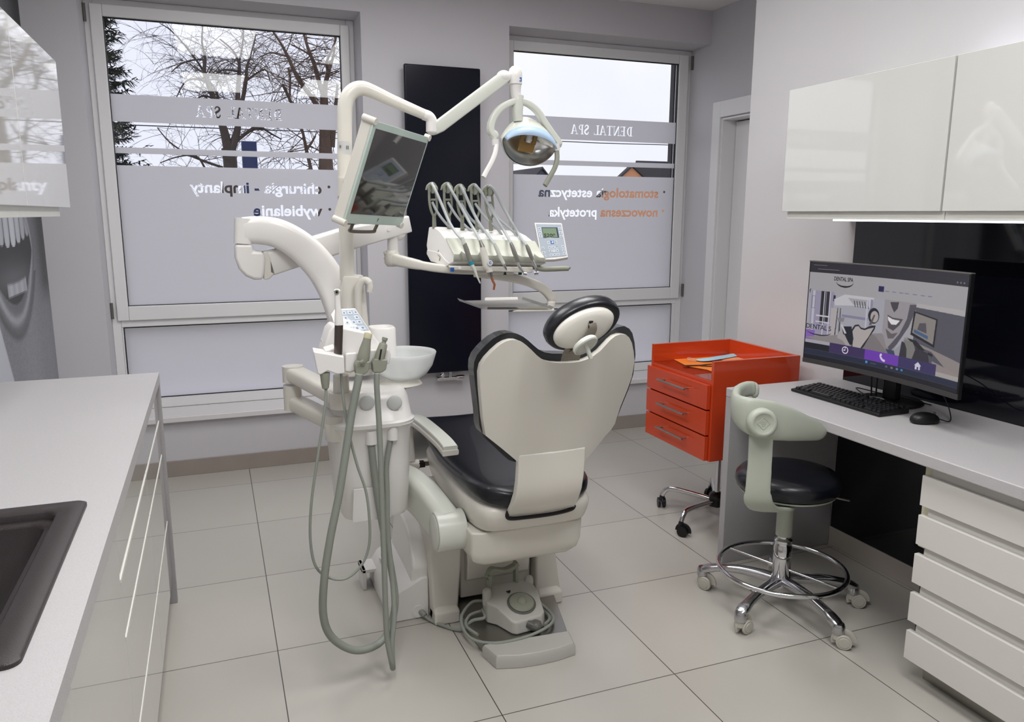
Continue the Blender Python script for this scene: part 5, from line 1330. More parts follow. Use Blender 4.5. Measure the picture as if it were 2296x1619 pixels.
axis_piece(t, 'handle', [H(1109, 548), H(1113, 556), H(1122, 578), H(1130, 592)], [.0062, .0072, .0078, .0062], M_GREENW)
axis_piece(t, 'nose', [H(1129, 591), H(1133, 600), H(1136, 606)], [.0062, .0046, .002], M_CHROME)
t = thing('handpiece', 'steel contra-angle handpiece with a bent neck, fourth from the left on the instrument console', 'dental handpiece', H(1160, 580), G_)
hoseover(t, 3, [(1064, 414, .9), (1078, 430, .9), (1100, 468, .9), (1119, 500, .88), (1134, 524, .86), (1146, 546, .762)], [(1065, 456), (1086, 485), (1110, 508), (1124, 525), (1132, 545)])
axis_piece(t, 'handle', [H(1145, 545), H(1148, 552), H(1154, 568), H(1158, 578), H(1161, 588)], [.0055, .0078, .0085, .0075, .0065], M_STEEL)
axis_piece(t, 'neck', spline([H(1160, 586), H(1164, 597), H(1172, 608), H(1177, 614)], 4), [.0062 - .0022 * i / 12 for i in range(13)], M_CHROME)
MB().cyl(H(1174, 613), H(1181, 614), .0062, 16).build('head', M_CHROME, t)
t = thing('handpiece', 'steel turbine handpiece with a small round head, rightmost on the instrument console', 'dental handpiece', H(1193, 580), G_)
hoseover(t, 4, [(1097, 416, .9), (1109, 428, .9), (1128, 465, .9), (1148, 500, .88), (1165, 528, .86), (1181, 551, .745)], [(1099, 458), (1116, 488), (1140, 510), (1156, 525), (1164, 545)])
axis_piece(t, 'handle', [H(1180, 549), H(1184, 558), H(1190, 573), H(1194, 583)], [.0052, .0078, .0075, .006], M_STEEL)
axis_piece(t, 'neck', spline([H(1193, 582), H(1198, 592), H(1202, 602), H(1202, 612)], 4), [.0058 - .0022 * i / 12 for i in range(13)], M_CHROME)
MB().cyl(H(1198, 613.5), H(1207, 612.5), .0066, 16).build('head', M_CHROME, t)

# instrument tray: shallow steel tray with turned up edges
TZ = 1.128
c4 = [at(1030, 675, z=TZ), at(1083, 694, z=TZ), at(1237, 694, z=TZ), at(1170, 672, z=TZ)]
tr_ = MB().prism(c4, (0, 0, .0012))
ce = sum(c4, Vector()) / 4
o3 = [p + (p - ce).normalized() * .010 + Vector((0, 0, .010)) for p in c4]
for i, (s, e_) in enumerate(((.0, 1), (.06, .94), (.0, 1), (.06, .6))):
    a0, a1 = c4[i], c4[(i + 1) % 4]; b0, b1 = o3[i], o3[(i + 1) % 4]
    q = [a0.lerp(a1, s), a0.lerp(a1, e_), b0.lerp(b1, e_ - .02 if e_ < 1 else 1), b0.lerp(b1, s + .02 if s > 0 else 0)]
    tr_.prism(q, (0, 0, .0012))
o = tr_.build('instrument_tray', mat('satin_steel', (180, 178, 174), .5, metal=1.0), None, .0005)
tag(o, 'shallow stainless steel tray held out over the chair by the tray arm', 'tray')
MB().prism([at(1215, 687, z=TZ - .004), at(1240, 690, z=TZ - .004), at(1243, 697, z=TZ - .004), at(1150, 699, z=TZ - .004)], (0, 0, .003)).build('tray_support', M_IVORY, DU)
h = MB().lathe([(.015, 0), (.015, .022)], at(1236, 690, z=TZ), (0, 0, 1), 20).build('tray_clamp', M_IVORY, DU)

# ---- small monitor on the unit (dark, mirrors the hoses)
mc = Vector((.461, .746, 1.596)) ; sc_ = .42 / .42
mx = Vector((.627, .778, -.032)); mn = Vector((.725, -.598, -.341)); mu = Vector((.285, -.19, .939))
# the fitted rectangle, scaled about the camera so that the screen hangs just in front of the post
kk_ = .92; mc = Vector(CAM_LOC) + (mc - Vector(CAM_LOC)) * kk_
MW, MH = .42 * kk_, .337 * kk_
MO = thing('small_monitor', 'tilted flat monitor with pale green glass border hanging in front of the lamp post', 'monitor', mc)
mx.normalize(); mn = mx.cross(mu).normalized(); mn = mn if mn.y < 0 else -mn; mu = mn.cross(mx).normalized(); mu = mu if mu.z > 0 else -mu
def ML(a, b_, c_): return mc + mx * (a * MW / 2) + mu * (b_ * MH / 2) + mn * c_
def slab(m_, a0, a1, b0, b1, c0, c1): return m_.prism([ML(a0, b0, c0), ML(a1, b0, c0), ML(a1, b1, c0), ML(a0, b1, c0)], mn * (c1 - c0))
M_EDGEG = mat('pale_green_glass_border', (186, 204, 196), .2, coat=.3)
slab(MB(), -1, 1, -1, 1, -.006, .0).build('glass_border', M_EDGEG, MO, .001)
scr = slab(MB(), -.90, .955, -.80, .87, .0, .0006).build('screen', mat('dark_screen_glass', (30, 28, 28), .06, coat=.6), MO)
slab(MB(), -.985, .985, -.97, .985, -.045, -.0065).build('housing', M_IVORY, MO, .006, 3)
for a_, b_ in ((-1, 1), (1, 1), (-1, -1), (1, -1)):
    MB().cyl(ML(a_ * .985, b_ * .99, .004), ML(a_ * .985, b_ * .99, -.040 if (a_ < 0) else -.015), .0105, 16).build('corner_post', M_IVORY, MO)
hb = MB().tube(spline([ML(-.42, -.98, -.03), ML(-.46, -1.16, -.03), ML(-.42, -1.22, -.03), ML(.30, -1.22, -.03), ML(.36, -1.16, -.03), ML(.40, -.98, -.03)], 5), .0055, 10); hb.build('pull_handle', M_DARKSTEEL, MO)
MB().ball(ML(-.6, -1.0, -.03), .022, 16, s=(1.3, 1, .6)).build('tilt_joint', M_BLACKP, MO)
put_mesh(text_mesh('P', .016, .0002, bold=.0002), 'border_logo', M_DGREY, frame(ML(.05, -.90, .0006), mx, mn), MO)
put_mesh(text_mesh('faro', .008, .0002), 'border_word', M_MGREY, frame(ML(.12, -.90, .0006), mx, mn), MO) if False else None
ja = MB().rect_tube([ML(-.2, .05, -.045), ML(-.2, .05, -.10), D(778, 420, .70)], .018, .014, up=(0, 0, 1), rnd=.5); ja.cyl(D(778, 400, .705), D(778, 440, .705), .031, 24); ja.build('monitor_arm', M_IVORY, MO)
# ================================================================== DESK THINGS
DT = DZ
# ---- curved computer monitor
cm = thing('computer_monitor', 'large curved computer monitor showing a web page, standing on the desk', 'computer monitor', (2.3, .2, DT))
MY, MZc, MWd, MHt = .124, 1.100, .70, .401
def SP(a, b, off=0.0):
    """a from 0 (far left edge) to 1, b from 0 bottom to 1 top; gently concave screen facing -X"""
    w = (a - .5) * MWd; sag = .033 * ((a - .5) * 2) ** 2
    return Vector((2.088 - sag - off + .013 * (b - .5) * 0, MY - w + .0, MZc + (b - .5) * MHt))
def curved_slab(m_, a0, a1, b0, b1, o0, o1, n=20):
    f, k = [], []
    rings = []
    for i in range(n + 1):
        a = a0 + (a1 - a0) * i / n
        rings.append([SP(a, b0, o0), SP(a, b1, o0), SP(a, b1, o1), SP(a, b0, o1)])
    return m_.rings(rings)
curved_slab(MB(), 0, 1, 0, 1, -.018, .0).build('monitor_housing', M_BLACKP, cm, .002)
curved_slab(MB(), 0.0, 1, 0.0, .045, -.004, .0015).build('bezel', mat('dark_grey_bezel', (72, 70, 70), .35, metal=.4), cm, .001)
curved_slab(MB(), 0.0, 1, .993, 1.002, -.018, .0015).build('bezel', M_DGREY, cm)
# the picture on the screen
def fill(img, poly, col, W_, H_):
    P = [(x * W_, y * H_) for x, y in poly]
    xs = [p[0] for p in P]; ys = [p[1] for p in P]
    x0, x1 = max(0, int(min(xs)) - 1), min(W_, int(max(xs)) + 2); y0, y1 = max(0, int(min(ys)) - 1), min(H_, int(max(ys)) + 2)
    if x1 <= x0 or y1 <= y0: return
    acc = np.zeros((y1 - y0, x1 - x0))
    for dx in (.25, .75):
        for dy in (.25, .75):
            X, Y = np.meshgrid(np.arange(x0, x1) + dx, np.arange(y0, y1) + dy); ins_ = np.zeros(X.shape, bool); n = len(P)
            for i in range(n):
                ax_, ay_ = P[i]; bx_, by_ = P[(i + 1) % n]
                if ay_ == by_: continue
                c = ((ay_ > Y) != (by_ > Y)) & (X < (bx_ - ax_) * (Y - ay_) / (by_ - ay_) + ax_); ins_ ^= c
            acc += ins_ * .25
    img[y0:y1, x0:x1] = img[y0:y1, x0:x1] * (1 - acc[..., None]) + np.array(col) / 255 * acc[..., None]
SW, SH = 420, 236
im = np.zeros((SH, SW, 3)); 
F_ = lambda poly, col: fill(im, poly, col, SW, SH)
R4 = lambda x0, y0, x1, y1: [(x0, y0), (x1, y0), (x1, y1), (x0, y1)]
im[:] = np.array((150, 147, 150)) / 255
F_(R4(0, 0, 1, .105), (38, 36, 42)); F_(R4(0, .05, 1, .052), (50, 48, 54))
for x in (.05, .12): F_(R4(x, .068, x + .07, .073), (120, 118, 124))
for x in (.93, .95, .97): F_(R4(x, .07, x + .008, .085), (110, 110, 120))
F_(R4(.02, .03, .11, .034), (110, 108, 112))
# header stripe and menu
F_(R4(.452, .185, .487, .235), (30, 28, 70))
for x in (.495, .54, .585, .62, .67, .72, .765): F_(R4(x, .222, x + .026, .229), (100, 98, 130))
# photo area
F_(R4(.0, .30, .66, .80), (150, 148, 156))
F_(R4(.02, .29, .17, .82), (138, 132, 152)); F_(R4(.03, .29, .045, .82), (170, 168, 180)); F_(R4(.085, .29, .115, .62), (34, 34, 38)); F_(R4(.12, .29, .14, .60), (40, 40, 44)); F_(R4(.105, .29, .11, .8), (190, 188, 196)); F_(R4(.142, .29, .147, .8), (190, 188, 196))
F_(R4(.165, .32, .18, .38), (40, 40, 48))
F_(R4(.025, .35, .028, .47), (96, 92, 100)); F_(R4(.045, .35, .048, .47), (96, 92, 100)); F_(R4(.025, .345, .048, .35), (96, 92, 100)); F_(R4(.025, .47, .048, .475), (96, 92, 100))
F_(R4(.0, .70, .06, .80), (120, 88, 160))
F_([(.17, .36), (.24, .30), (.43, .30), (.42, .40), (.30, .40), (.18, .42)], (178, 176, 180)); F_([(.26, .33), (.4, .33), (.4, .39), (.3, .39)], (150, 148, 152))
for k in range(6): F_([(.30 + .017 * k, .35), (.306 + .017 * k, .35), (.316 + .017 * k, .41), (.31 + .017 * k, .41)], (70, 70, 74))
F_(R4(.23, .50, .40, .525), (120, 118, 140)); F_(R4(.41, .32, .425, .62), (128, 124, 146)); F_(R4(.385, .32, .395, .62), (170, 168, 180))
F_(R4(.155, .45, .205, .80), (160, 154, 156)); F_(R4(.06, .535, .15, .55), (184, 182, 186)); F_(R4(.06, .60, .15, .612), (184, 182, 186))
F_([(.198, .44), (.203, .44), (.195, .80), (.188, .80)], (50, 50, 54)); F_([(.215, .44), (.22, .44), (.228, .80), (.215, .80)], (60, 60, 64))
F_([(.2, .54), (.25, .53), (.245, .57), (.21, .58)], (120, 118, 124))
F_([(.0, .78), (.5, .62), (.62, .86), (.4, .86), (.18, .84)], (126, 120, 122))
F_([(.36, .60), (.46, .66), (.60, .88), (.36, .88)], (112, 106, 108))
F_([(.235, .62), (.30, .605), (.31, .70), (.325, .77), (.30, .79), (.25, .70)], (22, 24, 36)); F_([(.225, .60), (.24, .60), (.27, .68), (.258, .69)], (176, 174, 178))
F_([(.31, .72), (.30, .64), (.32, .585), (.345, .575), (.36, .60), (.385, .605), (.41, .58), (.43, .565), (.455, .56), (.45, .60), (.42, .68), (.39, .78), (.375, .81), (.31, .81)], (24, 26, 34))
F_([(.318, .72), (.308, .65), (.325, .60), (.345, .59), (.36, .615), (.387, .62), (.41, .60), (.445, .58), (.415, .68), (.38, .77), (.37, .80), (.315, .80)], (160, 152, 150))
cx_, cy_ = .437, .47
F_([(cx_ + .036 * math.cos(t_ * .3), cy_ + .075 * math.sin(t_ * .3)) for t_ in range(21)], (26, 28, 36)); F_([(cx_ + .005 + .026 * math.cos(t_ * .3), cy_ + .008 + .055 * math.sin(t_ * .3)) for t_ in range(21)], (158, 150, 148)); F_([(cx_, .46), (cx_ + .01, .46), (cx_ - .01, .56), (cx_ - .025, .56)], (80, 76, 72))
F_([(.22, .67), (.26, .70), (.30, .80), (.29, .83), (.25, .76), (.21, .74)], (150, 144, 144))
# face picture
F_([(.50, .30), (.70, .30), (.66, .46), (.62, .62), (.585, .76), (.535, .74), (.50, .60)], (138, 134, 138))
F_([(.66, .32), (.71, .31), (.665, .52), (.60, .70), (.56, .78), (.545, .74), (.61, .60), (.65, .45)], (76, 72, 80))
F_([(.535, .32), (.59, .31), (.585, .37), (.565, .41), (.545, .36)], (62, 58, 62)); F_([(.525, .44), (.56, .46), (.625, .46), (.605, .52), (.57, .58), (.535, .56)], (74, 68, 72)); F_([(.527, .455), (.56, .475), (.607, .478), (.585, .52), (.555, .525), (.532, .49)], (206, 204, 206)); F_([(.52, .57), (.56, .61), (.60, .59), (.575, .65), (.54, .66)], (90, 84, 88))
F_([(.53, .76), (.585, .76), (.60, .80), (.62, .90), (.55, .80)], (50, 60, 84))
F_([(.585, .76), (.62, .70), (.66, .60), (.66, .88), (.62, .90)], (136, 134, 142))
# desk picture at the right
F_(R4(.70, .33, 1.0, .88), (74, 72, 80)); F_([(.70, .30), (1.0, .30), (1.0, .35), (.70, .335)], (160, 156, 156))
F_([(.69, .37), (.84, .41), (.835, .66), (.68, .585)], (22, 22, 28)); F_([(.70, .385), (.83, .42), (.825, .635), (.69, .565)], (124, 118, 114)); F_([(.70, .53), (.79, .57), (.79, .60), (.70, .56)], (60, 84, 116)); F_([(.73, .47), (.77, .46), (.78, .55), (.72, .53)], (74, 72, 78))
F_([(.64, .62), (.70, .64), (1.0, .74), (1.0, .92), (.82, .70), (.66, .66)], (128, 120, 118)); F_([(.66, .62), (.72, .63), (.78, .70), (.75, .715)], (26, 26, 30)); F_([(.80, .71), (.83, .72), (.83, .745), (.80, .73)], (26, 26, 30)); F_([(.63, .66), (.80, .72), (.83, .90), (.62, .82)], (44, 42, 48)); F_([(.64, .64), (.70, .65), (.72, .71), (.70, .82), (.67, .84), (.665, .72)], (112, 110, 108)); F_([(.83, .78), (1.0, .84), (1.0, .92), (.83, .90)], (132, 122, 120))
F_(R4(.935, .30, .94, .88), (170, 168, 172)) if False else None
# bottom bars
F_(R4(0, .80, .165, .835), (150, 148, 154)); F_(R4(.165, .80, .62, .90), (52, 38, 78)); F_(R4(.40, .80, .62, .90), (98, 52, 156)); F_(R4(.62, .80, .86, .90), (50, 42, 84)); F_(R4(.86, .86, 1.0, .90), (150, 146, 142))
F_(R4(0, .835, .165, .9), (18, 18, 28)); F_(R4(0, .90, 1.0, .955), (28, 34, 54)); F_(R4(.41, .912, .423, .935), (60, 140, 190)); F_(R4(.44, .918, .48, .93), (60, 64, 84))
for x, c in ((.54, (90, 90, 100)), (.575, (120, 110, 90)), (.61, (90, 120, 150)), (.64, (60, 120, 180))): F_(R4(x, .915, x + .014, .935), c)
F_(R4(0, .955, 1, 1), (16, 16, 24))
circ = lambda cx, cy, r, n=20: [(cx + r * math.cos(2 * math.pi * k / n), cy + r * 1.75 * math.sin(2 * math.pi * k / n)) for k in range(n)]
F_(circ(.27, .85, .021), (214, 210, 220)); F_(circ(.27, .85, .016), (52, 38, 78)); F_(R4(.268, .822, .272, .855), (214, 210, 220)); F_(R4(.258, .848, .272, .856), (214, 210, 220))
ph = [(.50 + .001, .815), (.511, .812), (.512, .83), (.508, .84), (.522, .865), (.53, .862), (.538, .875), (.530, .888), (.515, .88), (.503, .86), (.497, .835)]; F_(ph, (200, 190, 214))
F_([(.722, .85), (.745, .815), (.768, .85), (.761, .85), (.761, .885), (.75, .885), (.75, .86), (.740, .86), (.740, .885), (.729, .885), (.729, .85)], (190, 186, 200))
# smile curves under the words
def arc(cx, cy, rx, ry, a0, a1, w, col):
    pts = [(cx + rx * math.cos(a), cy + ry * math.sin(a)) for a in np.linspace(a0, a1, 16)]
    pin = [(cx + (rx) * math.cos(a), cy + (ry) * math.sin(a) - w * math.sin(math.pi * (k + .5) / 16) - .002) for k, a in enumerate(np.linspace(a0, a1, 16))]
    F_(pts + pin[::-1], col)
arc(.232, .175, .058, .06, 2.9, .15, .014, (24, 24, 30)); arc(.085, .70, .085, .05, 2.8, .2, .010, (40, 36, 44))
img_s = lin(im[::-1] * 1.0)
M_SCREEN = vcol_material('lit_screen', .25, emit=.9)
scr = color_grid('screen', lambda a, b: SP(.008 + .984 * a, .048 + .945 * b, .0006), img_s, M_SCREEN, cm)
M_INK = mat('black_letters', (18, 18, 24), .6)
def on_screen(a, b, off=.0026): return frame(SP(a, b, off), SP(a + .01, b, off) - SP(a - .01, b, off), (-1, 0, 0))
def at_img(x, y): return (.008 + .984 * x, .048 + .945 * (1 - y))
put_mesh(text_mesh('DENTAL SPA', .021, .00005, bold=.0004), 'page_title', M_INK, on_screen(*at_img(.225, .155)), scr, width=.086)
put_mesh(text_mesh('DENTAL S', .026, .00005, bold=.0002), 'page_title', M_INK, on_screen(*at_img(.085, .665)), scr, width=.115)
put_mesh(text_mesh('f', .022, .00005, bold=.0004), 'page_icon', mat('navy_letters', (30, 44, 90), .6), on_screen(*at_img(.012, .30)), scr)
# stand
so = MB().lathe([(.001, 0), (.118, 0), (.12, .003), (.12, .006), (.115, .009), (.001, .010)], (2.275, .235, DT), (0, 0, 1), 48); so.build('stand_base', M_BLACKP, cm)
MB().box((2.275, .215, DT + .008), (2.31, .275, 1.06)).build('stand_column', M_BLACKP, cm, .006)
MB().box((2.11, .16, 1.04), (2.285, .26, 1.14)).build('stand_hinge', M_BLACKP, cm, .01)
curved_slab(MB(), .2, .8, .2, .85, -.045, -.018).build('housing_back', M_BLACKP, cm, .01)
c_ = Vector((2.225, .262, DT + .0098))
st_ = MB().lathe([(.001, 0), (.036, 0), (.036, .0006), (.001, .0006)], c_, (0, 0, 1), 32).build('round_sticker', mat('white_paper', (226, 228, 224), .6), cm)
MB().rings([[Vector((c_.x + .004 + r * 1.1 * math.cos(a), c_.y + r * .8 * math.sin(a), c_.z + z)) for a in [2 * math.pi * k / 20 for k in range(20)]] for r, z in ((.022, .0006), (.022, .0011), (.001, .0012))]).build('green_leaf_print', mat('pale_green_print', (150, 196, 168), .6), st_)
for k in range(2): MB().tube(spline([(2.262 - .02 * k, .27 + .01 * k, 1.0), (2.258 - .02 * k, .285 + .012 * k, .90), (2.262 - .012 * k, .29 + .01 * k, DT + .012)], 5), .003, 8).build('cable', M_BLACKP, cm)

# ---- keyboard
kb = thing('keyboard', 'black computer keyboard lying on the desk in front of the monitor', 'keyboard', (2.12, .29, DT))
k0, k1, k2, k3 = Vector((2.042, .512, 0)), Vector((2.188, .530, 0)), Vector((2.196, .084, 0)), Vector((2.05, .044, 0))
kc_ = (k0 + k1 + k2 + k3) / 4; ky = ((k0 + k1) / 2 - (k2 + k3) / 2).normalized(); kx = Vector((ky.y, -ky.x, 0)); HL, HWd = .223, .073
def K(a, b, z): return Vector((kc_.x, kc_.y, DT)) + ky * (a * HL) + kx * (b * HWd) + Vector((0, 0, z))
MB().rings([[K(-1, -1, .001), K(1, -1, .001), K(1, 1, .001), K(-1, 1, .001)], [K(-1, -1, .012), K(1, -1, .012), K(1, 1, .022), K(-1, 1, .022)]]).build('keyboard_body', M_BLACKP, kb, .003)
keys = []
rows = [(.78, [1] * 13 + [0.6] + [1] * 3 + [.6] + [1] * 4), (.46, [1] * 13 + [2] + [.3] + [1] * 3 + [.3] + [1] * 4), (.17, [1.5] + [1] * 12 + [1.5] + [.3] + [1] * 3 + [.3] + [1] * 4), (-.12, [1.8] + [1] * 11 + [2.2] + [3.9] + [1] * 4), (-.41, [2.4] + [1] * 10 + [2.6] + [1.3] + [1] + [1.3] + [1] * 4), (-.70, [1.3, 1.3, 1.3, 6.2, 1.3, 1.3, 1.3, 1.0, .3, 1, 1, 1, .3, 2, 1, 1])]
M_KEYC = mat('black_key_cap', (26, 26, 28), .38)
for rb, ws in rows:
    tot = sum(ws); a = .965
    for w in ws:
        wa = w / tot * 1.93; mid_ = a - wa / 2; a -= wa
        if w in (.3, .6, 3.9, .300): continue
        ha = wa / 2 - .008; hb = .115; z0 = .012 + (rb + 1) / 2 * .010
        m_ = MB().rings([[K(mid_ - ha, rb - hb, z0), K(mid_ + ha, rb - hb, z0), K(mid_ + ha, rb + hb, z0 + .001), K(mid_ - ha, rb + hb, z0 + .001)], [K(mid_ - ha * .8, rb - hb * .75, z0 + .007), K(mid_ + ha * .8, rb - hb * .75, z0 + .007), K(mid_ + ha * .8, rb + hb * .85, z0 + .008), K(mid_ - ha * .8, rb + hb * .85, z0 + .008)]])
        keys.append(m_)
big_ = keys[:100]
for m_ in big_: m_.build('key', M_KEYC, kb, smooth=False)
if len(keys) > 100:
    rest = MB()
    for m_ in keys[100:]: rest.add(m_.v, m_.f)
    rest.build('key', M_KEYC, kb, smooth=False)['kind'] = 'stuff'
MB().tube(spline([K(-.15, 1, .008), K(-.1, 1.4, .006), (2.27, .40, DT + .02), (2.315, .33, DT + .012), (2.345, .22, DT + .01), (2.36, .12, DT + .006)], 6), .0022, 8).build('cable', M_BLACKP, kb)
# ---- mouse
mo = thing('mouse', 'black computer mouse on the desk beside the keyboard', 'mouse', (2.14, -.045, DT))
rings = []
for z, k, o_ in ((.0, .93, 0), (.006, 1.0, 0), (.016, .99, 0), (.026, .86, .002), (.033, .62, .004), (.037, .3, .006), (.038, .05, .008)):
    rings.append([Vector((2.14 + o_ * -1 + k * .052 * math.copysign(abs(math.cos(a)) ** .85, math.cos(a)), -.043 + k * .031 * math.copysign(abs(math.sin(a)) ** .85, math.sin(a)), DT + .001 + z)) for a in [2 * math.pi * i / 28 for i in range(28)]])
Rm = Matrix.Rotation(math.radians(-12), 3, 'Z')
rings = [[Vector((2.14, -.043, 0)) + Rm @ (p - Vector((2.14, -.043, 0))) for p in r] for r in rings]
MB().rings(rings).build('mouse_body', M_BLACKP, mo, sub=1, sharp=180)
MB().cyl(Vector((2.172, -.052, DT + .030)), Vector((2.172, -.046, DT + .030)), .009, 16).build('scroll_wheel', M_DGREY, mo)
MB().tube(spline([(2.188, -.056, DT + .014), (2.215, -.075, DT + .006), (2.255, -.05, DT + .012), (2.29, .0, DT + .05), (2.31, .06, DT + .09), (2.315, .12, DT + .11)], 7), .0021, 8).build('cable', M_BLACKP, mo)

# ================================================================== ORANGE CART
t = thing('drawer_cart', 'bright orange trolley with three drawers on a chrome swivel base, beside the desk', 'cart', (2.11, 1.06, 0))
x0, x1, y0, y1, zb, zt_ = 1.880, 2.345, .812, 1.328, .395, .848
sd = .018
MB().box((x0, y0, zb), (x1, y0 + sd, zt_)).build('side_panel', M_ORANGE, t, .001)
MB().box((x0, y1 - sd, zb), (x1, y1, zt_)).build('side_panel', M_ORANGE, t, .001)
MB().box((x1 - sd, y0 + sd, zb), (x1, y1 - sd, zt_)).build('back_panel', M_ORANGE, t, .001)
MB().box((x0 + .001, y0 + sd, .740), (x1 - sd, y1 - sd, .757)).build('top_shelf', M_ORANGE, t, .001)
MB().box((x0 + .001, y0 + sd, zb), (x1 - sd, y1 - sd, zb + .018)).build('bottom_panel', M_ORANGE, t, .001)
MB().box((x0 + .002, y0 + sd, .757), (x1 - sd, y1 - sd, .7625)).build('glass_plate', pane_material('shelf_glass', (.93, .95, .94)), t, smooth=False)
MB().box((x0 + .03, y0 + sd + .002, zb + .02), (x1 - .03, y1 - sd - .002, .735)).build('drawer_body', M_ORANGE, t)
for z_ in (.398, .515, .632):
    d_ = MB().box((x0 - .020, y0 + .014, z_), (x0 - .002, y1 + .002, z_ + .110)).build('drawer', M_ORANGE, t, .001)
    hz = z_ + .068
    MB().cyl((x0 - .052, 0.955, hz), (x0 - .052, 1.185, hz), .005, 14).cyl((x0 - .052, .972, hz), (x0 - .02, .972, hz), .0038, 10).cyl((x0 - .052, 1.168, hz), (x0 - .02, 1.168, hz), .0038, 10).build('handle', M_STEEL, d_)
cxx, cyy = 2.125, 1.075
MB().cyl((cxx, cyy, .10), (cxx, cyy, zb), .0125, 20).build('column', M_CHROME, t)
MB().lathe([(.04, .065), (.042, .07), (.042, .115), (.03, .128), (.016, .135)], (cxx, cyy, 0), (0, 0, 1), 6).build('hub', M_BLACKP, t)
M_BLACKC = mat('black_caster_plastic', (20, 20, 22), .4)
castpos = []
r0 = math.atan2(1.285 - cyy, 1.950 - cxx); 
for k in range(5):
    ang = math.radians((131, 204, 276, 348, 60)[k])
    d_ = Vector((math.cos(ang), math.sin(ang), 0)); o_ = Vector((cxx, cyy, 0))
    R_ = (.275, .312, .29, .28, .28)[k]
    leg = MB().tube(spline([o_ + d_ * .035 + Vector((0, 0, .092)), o_ + d_ * .12 + Vector((0, 0, .104)), o_ + d_ * (R_ - .055) + Vector((0, 0, .112)), o_ + d_ * (R_ - .018) + Vector((0, 0, .098)), o_ + d_ * R_ + Vector((0, 0, .068))], 5), [.0125] * 21, 16, sx=.9, sy=1.05)
    leg.build('leg', M_CHROME, t)
    c_ = o_ + d_ * R_
    sw = random.Random(k + 3).uniform(0, 6.28) if k > 1 else (5.93, 3.75)[k]
    ax_ = Vector((math.cos(sw), math.sin(sw), 0)); fw = Vector((-ax_.y, ax_.x, 0))
    cs = MB().cyl(c_ + Vector((0, 0, .062)), c_ + Vector((0, 0, .072)), .011, 12)
    cs.cyl(c_ + fw * .012 + Vector((0, 0, .0255)) - ax_ * .019, c_ + fw * .012 + Vector((0, 0, .0255)) - ax_ * .007, .025, 20)
    cs.cyl(c_ + fw * .012 + Vector((0, 0, .0255)) + ax_ * .007, c_ + fw * .012 + Vector((0, 0, .0255)) + ax_ * .019, .025, 20)
    hood = [c_ + fw * .012 + Vector((0, 0, .0255)) + fw * (.027 * math.cos(a)) + Vector((0, 0, .027 * math.sin(a))) for a in [math.radians(q) for q in range(-10, 200, 15)]]
    cs.rect_tube(hood, .012, .003, up=ax_, rnd=.2).cyl(c_ + Vector((0, 0, .045)), c_ + Vector((0, 0, .064)), .013, 12)
    cs.build('caster', M_BLACKC, t)
# things on the cart
M_PAPO = mat('orange_paper', (238, 132, 48), .7)
pz = .7635
o = MB().prism([at(1505, 803, z=pz), at(1608, 794, z=pz), at(1650, 812, z=pz), at(1620, 842, z=pz), at(1585, 829, z=pz), at(1540, 821, z=pz)], (0, 0, .0012)).build('tray_paper', M_PAPO, smooth=False)
tag(o, 'sheet of orange tray paper on the trolley, under the dark tongs', 'paper', 'orange tray papers')
o = MB().prism([at(1600, 800, z=pz + .002), at(1663, 795, z=pz + .002), at(1700, 801, z=pz + .002), at(1745, 815, z=pz + .002), at(1660, 826, z=pz + .002)], (0, 0, .0012)).build('tray_paper', mat('peach_paper', (240, 160, 110), .7), smooth=False)
tag(o, 'sheet of pale orange tray paper on the trolley, behind the blue mask', 'paper', 'orange tray papers')
mk = thing('face_mask', 'crumpled pale blue surgical mask on the orange papers of the trolley', 'face mask', at(1620, 808, z=pz + .004))
cl = [at(u, v, z=pz + .006) for u, v in ((1560, 808), (1580, 809), (1605, 805), (1630, 799), (1652, 796), (1660, 800))]
wd_ = [.012, .03, .038, .036, .03, .012]; vs = []
for i, (p_, w_) in enumerate(zip(cl, wd_)):
    for j in range(5):
        q = (j / 4 - .5) * 2; vs.append(p_ + Vector((.25, .97, 0)) * (w_ * q) + Vector((0, 0, .012 * (1 - q * q) * (.5 + .5 * math.sin(i * 2.1)) + .003 * ((i * 7 + j * 3) % 3))))
fs = [(i * 5 + j, i * 5 + j + 1, (i + 1) * 5 + j + 1, (i + 1) * 5 + j) for i in range(5) for j in range(4)]
mo_ = MB().add(vs, fs).build('mask_cloth', mat('pale_blue_cloth', (168, 206, 222), .7), mk, sub=2); s_ = mo_.modifiers.new('s', 'SOLIDIFY'); s_.thickness = .0015
MB().tube(spline([cl[0] + Vector((0, 0, .004)), cl[0] + Vector((-.03, .02, .012)), cl[0] + Vector((-.04, 0, .006)), cl[0] + Vector((-.01, -.02, .003))], 6), .0015, 6).build('ear_loop', M_KEY, mk)
tg = thing('tongs', 'small dark metal tongs lying on the front of the trolley shelf', 'tongs', at(1560, 819, z=pz + .004))
MB().rect_tube([at(1532, 820, z=pz + .004), at(1572, 819, z=pz + .006), at(1585, 817, z=pz + .005), at(1606, 816, z=pz + .004)], [.006, .005, .003, .003], [.002] * 4, rnd=.4).rect_tube([at(1572, 820, z=pz + .006), at(1588, 821, z=pz + .005), at(1606, 821, z=pz + .004)], [.004, .003, .003], [.002] * 3, rnd=.4).build('tongs_body', mat('dark_brown_metal', (70, 44, 40), .35, metal=.4), tg)

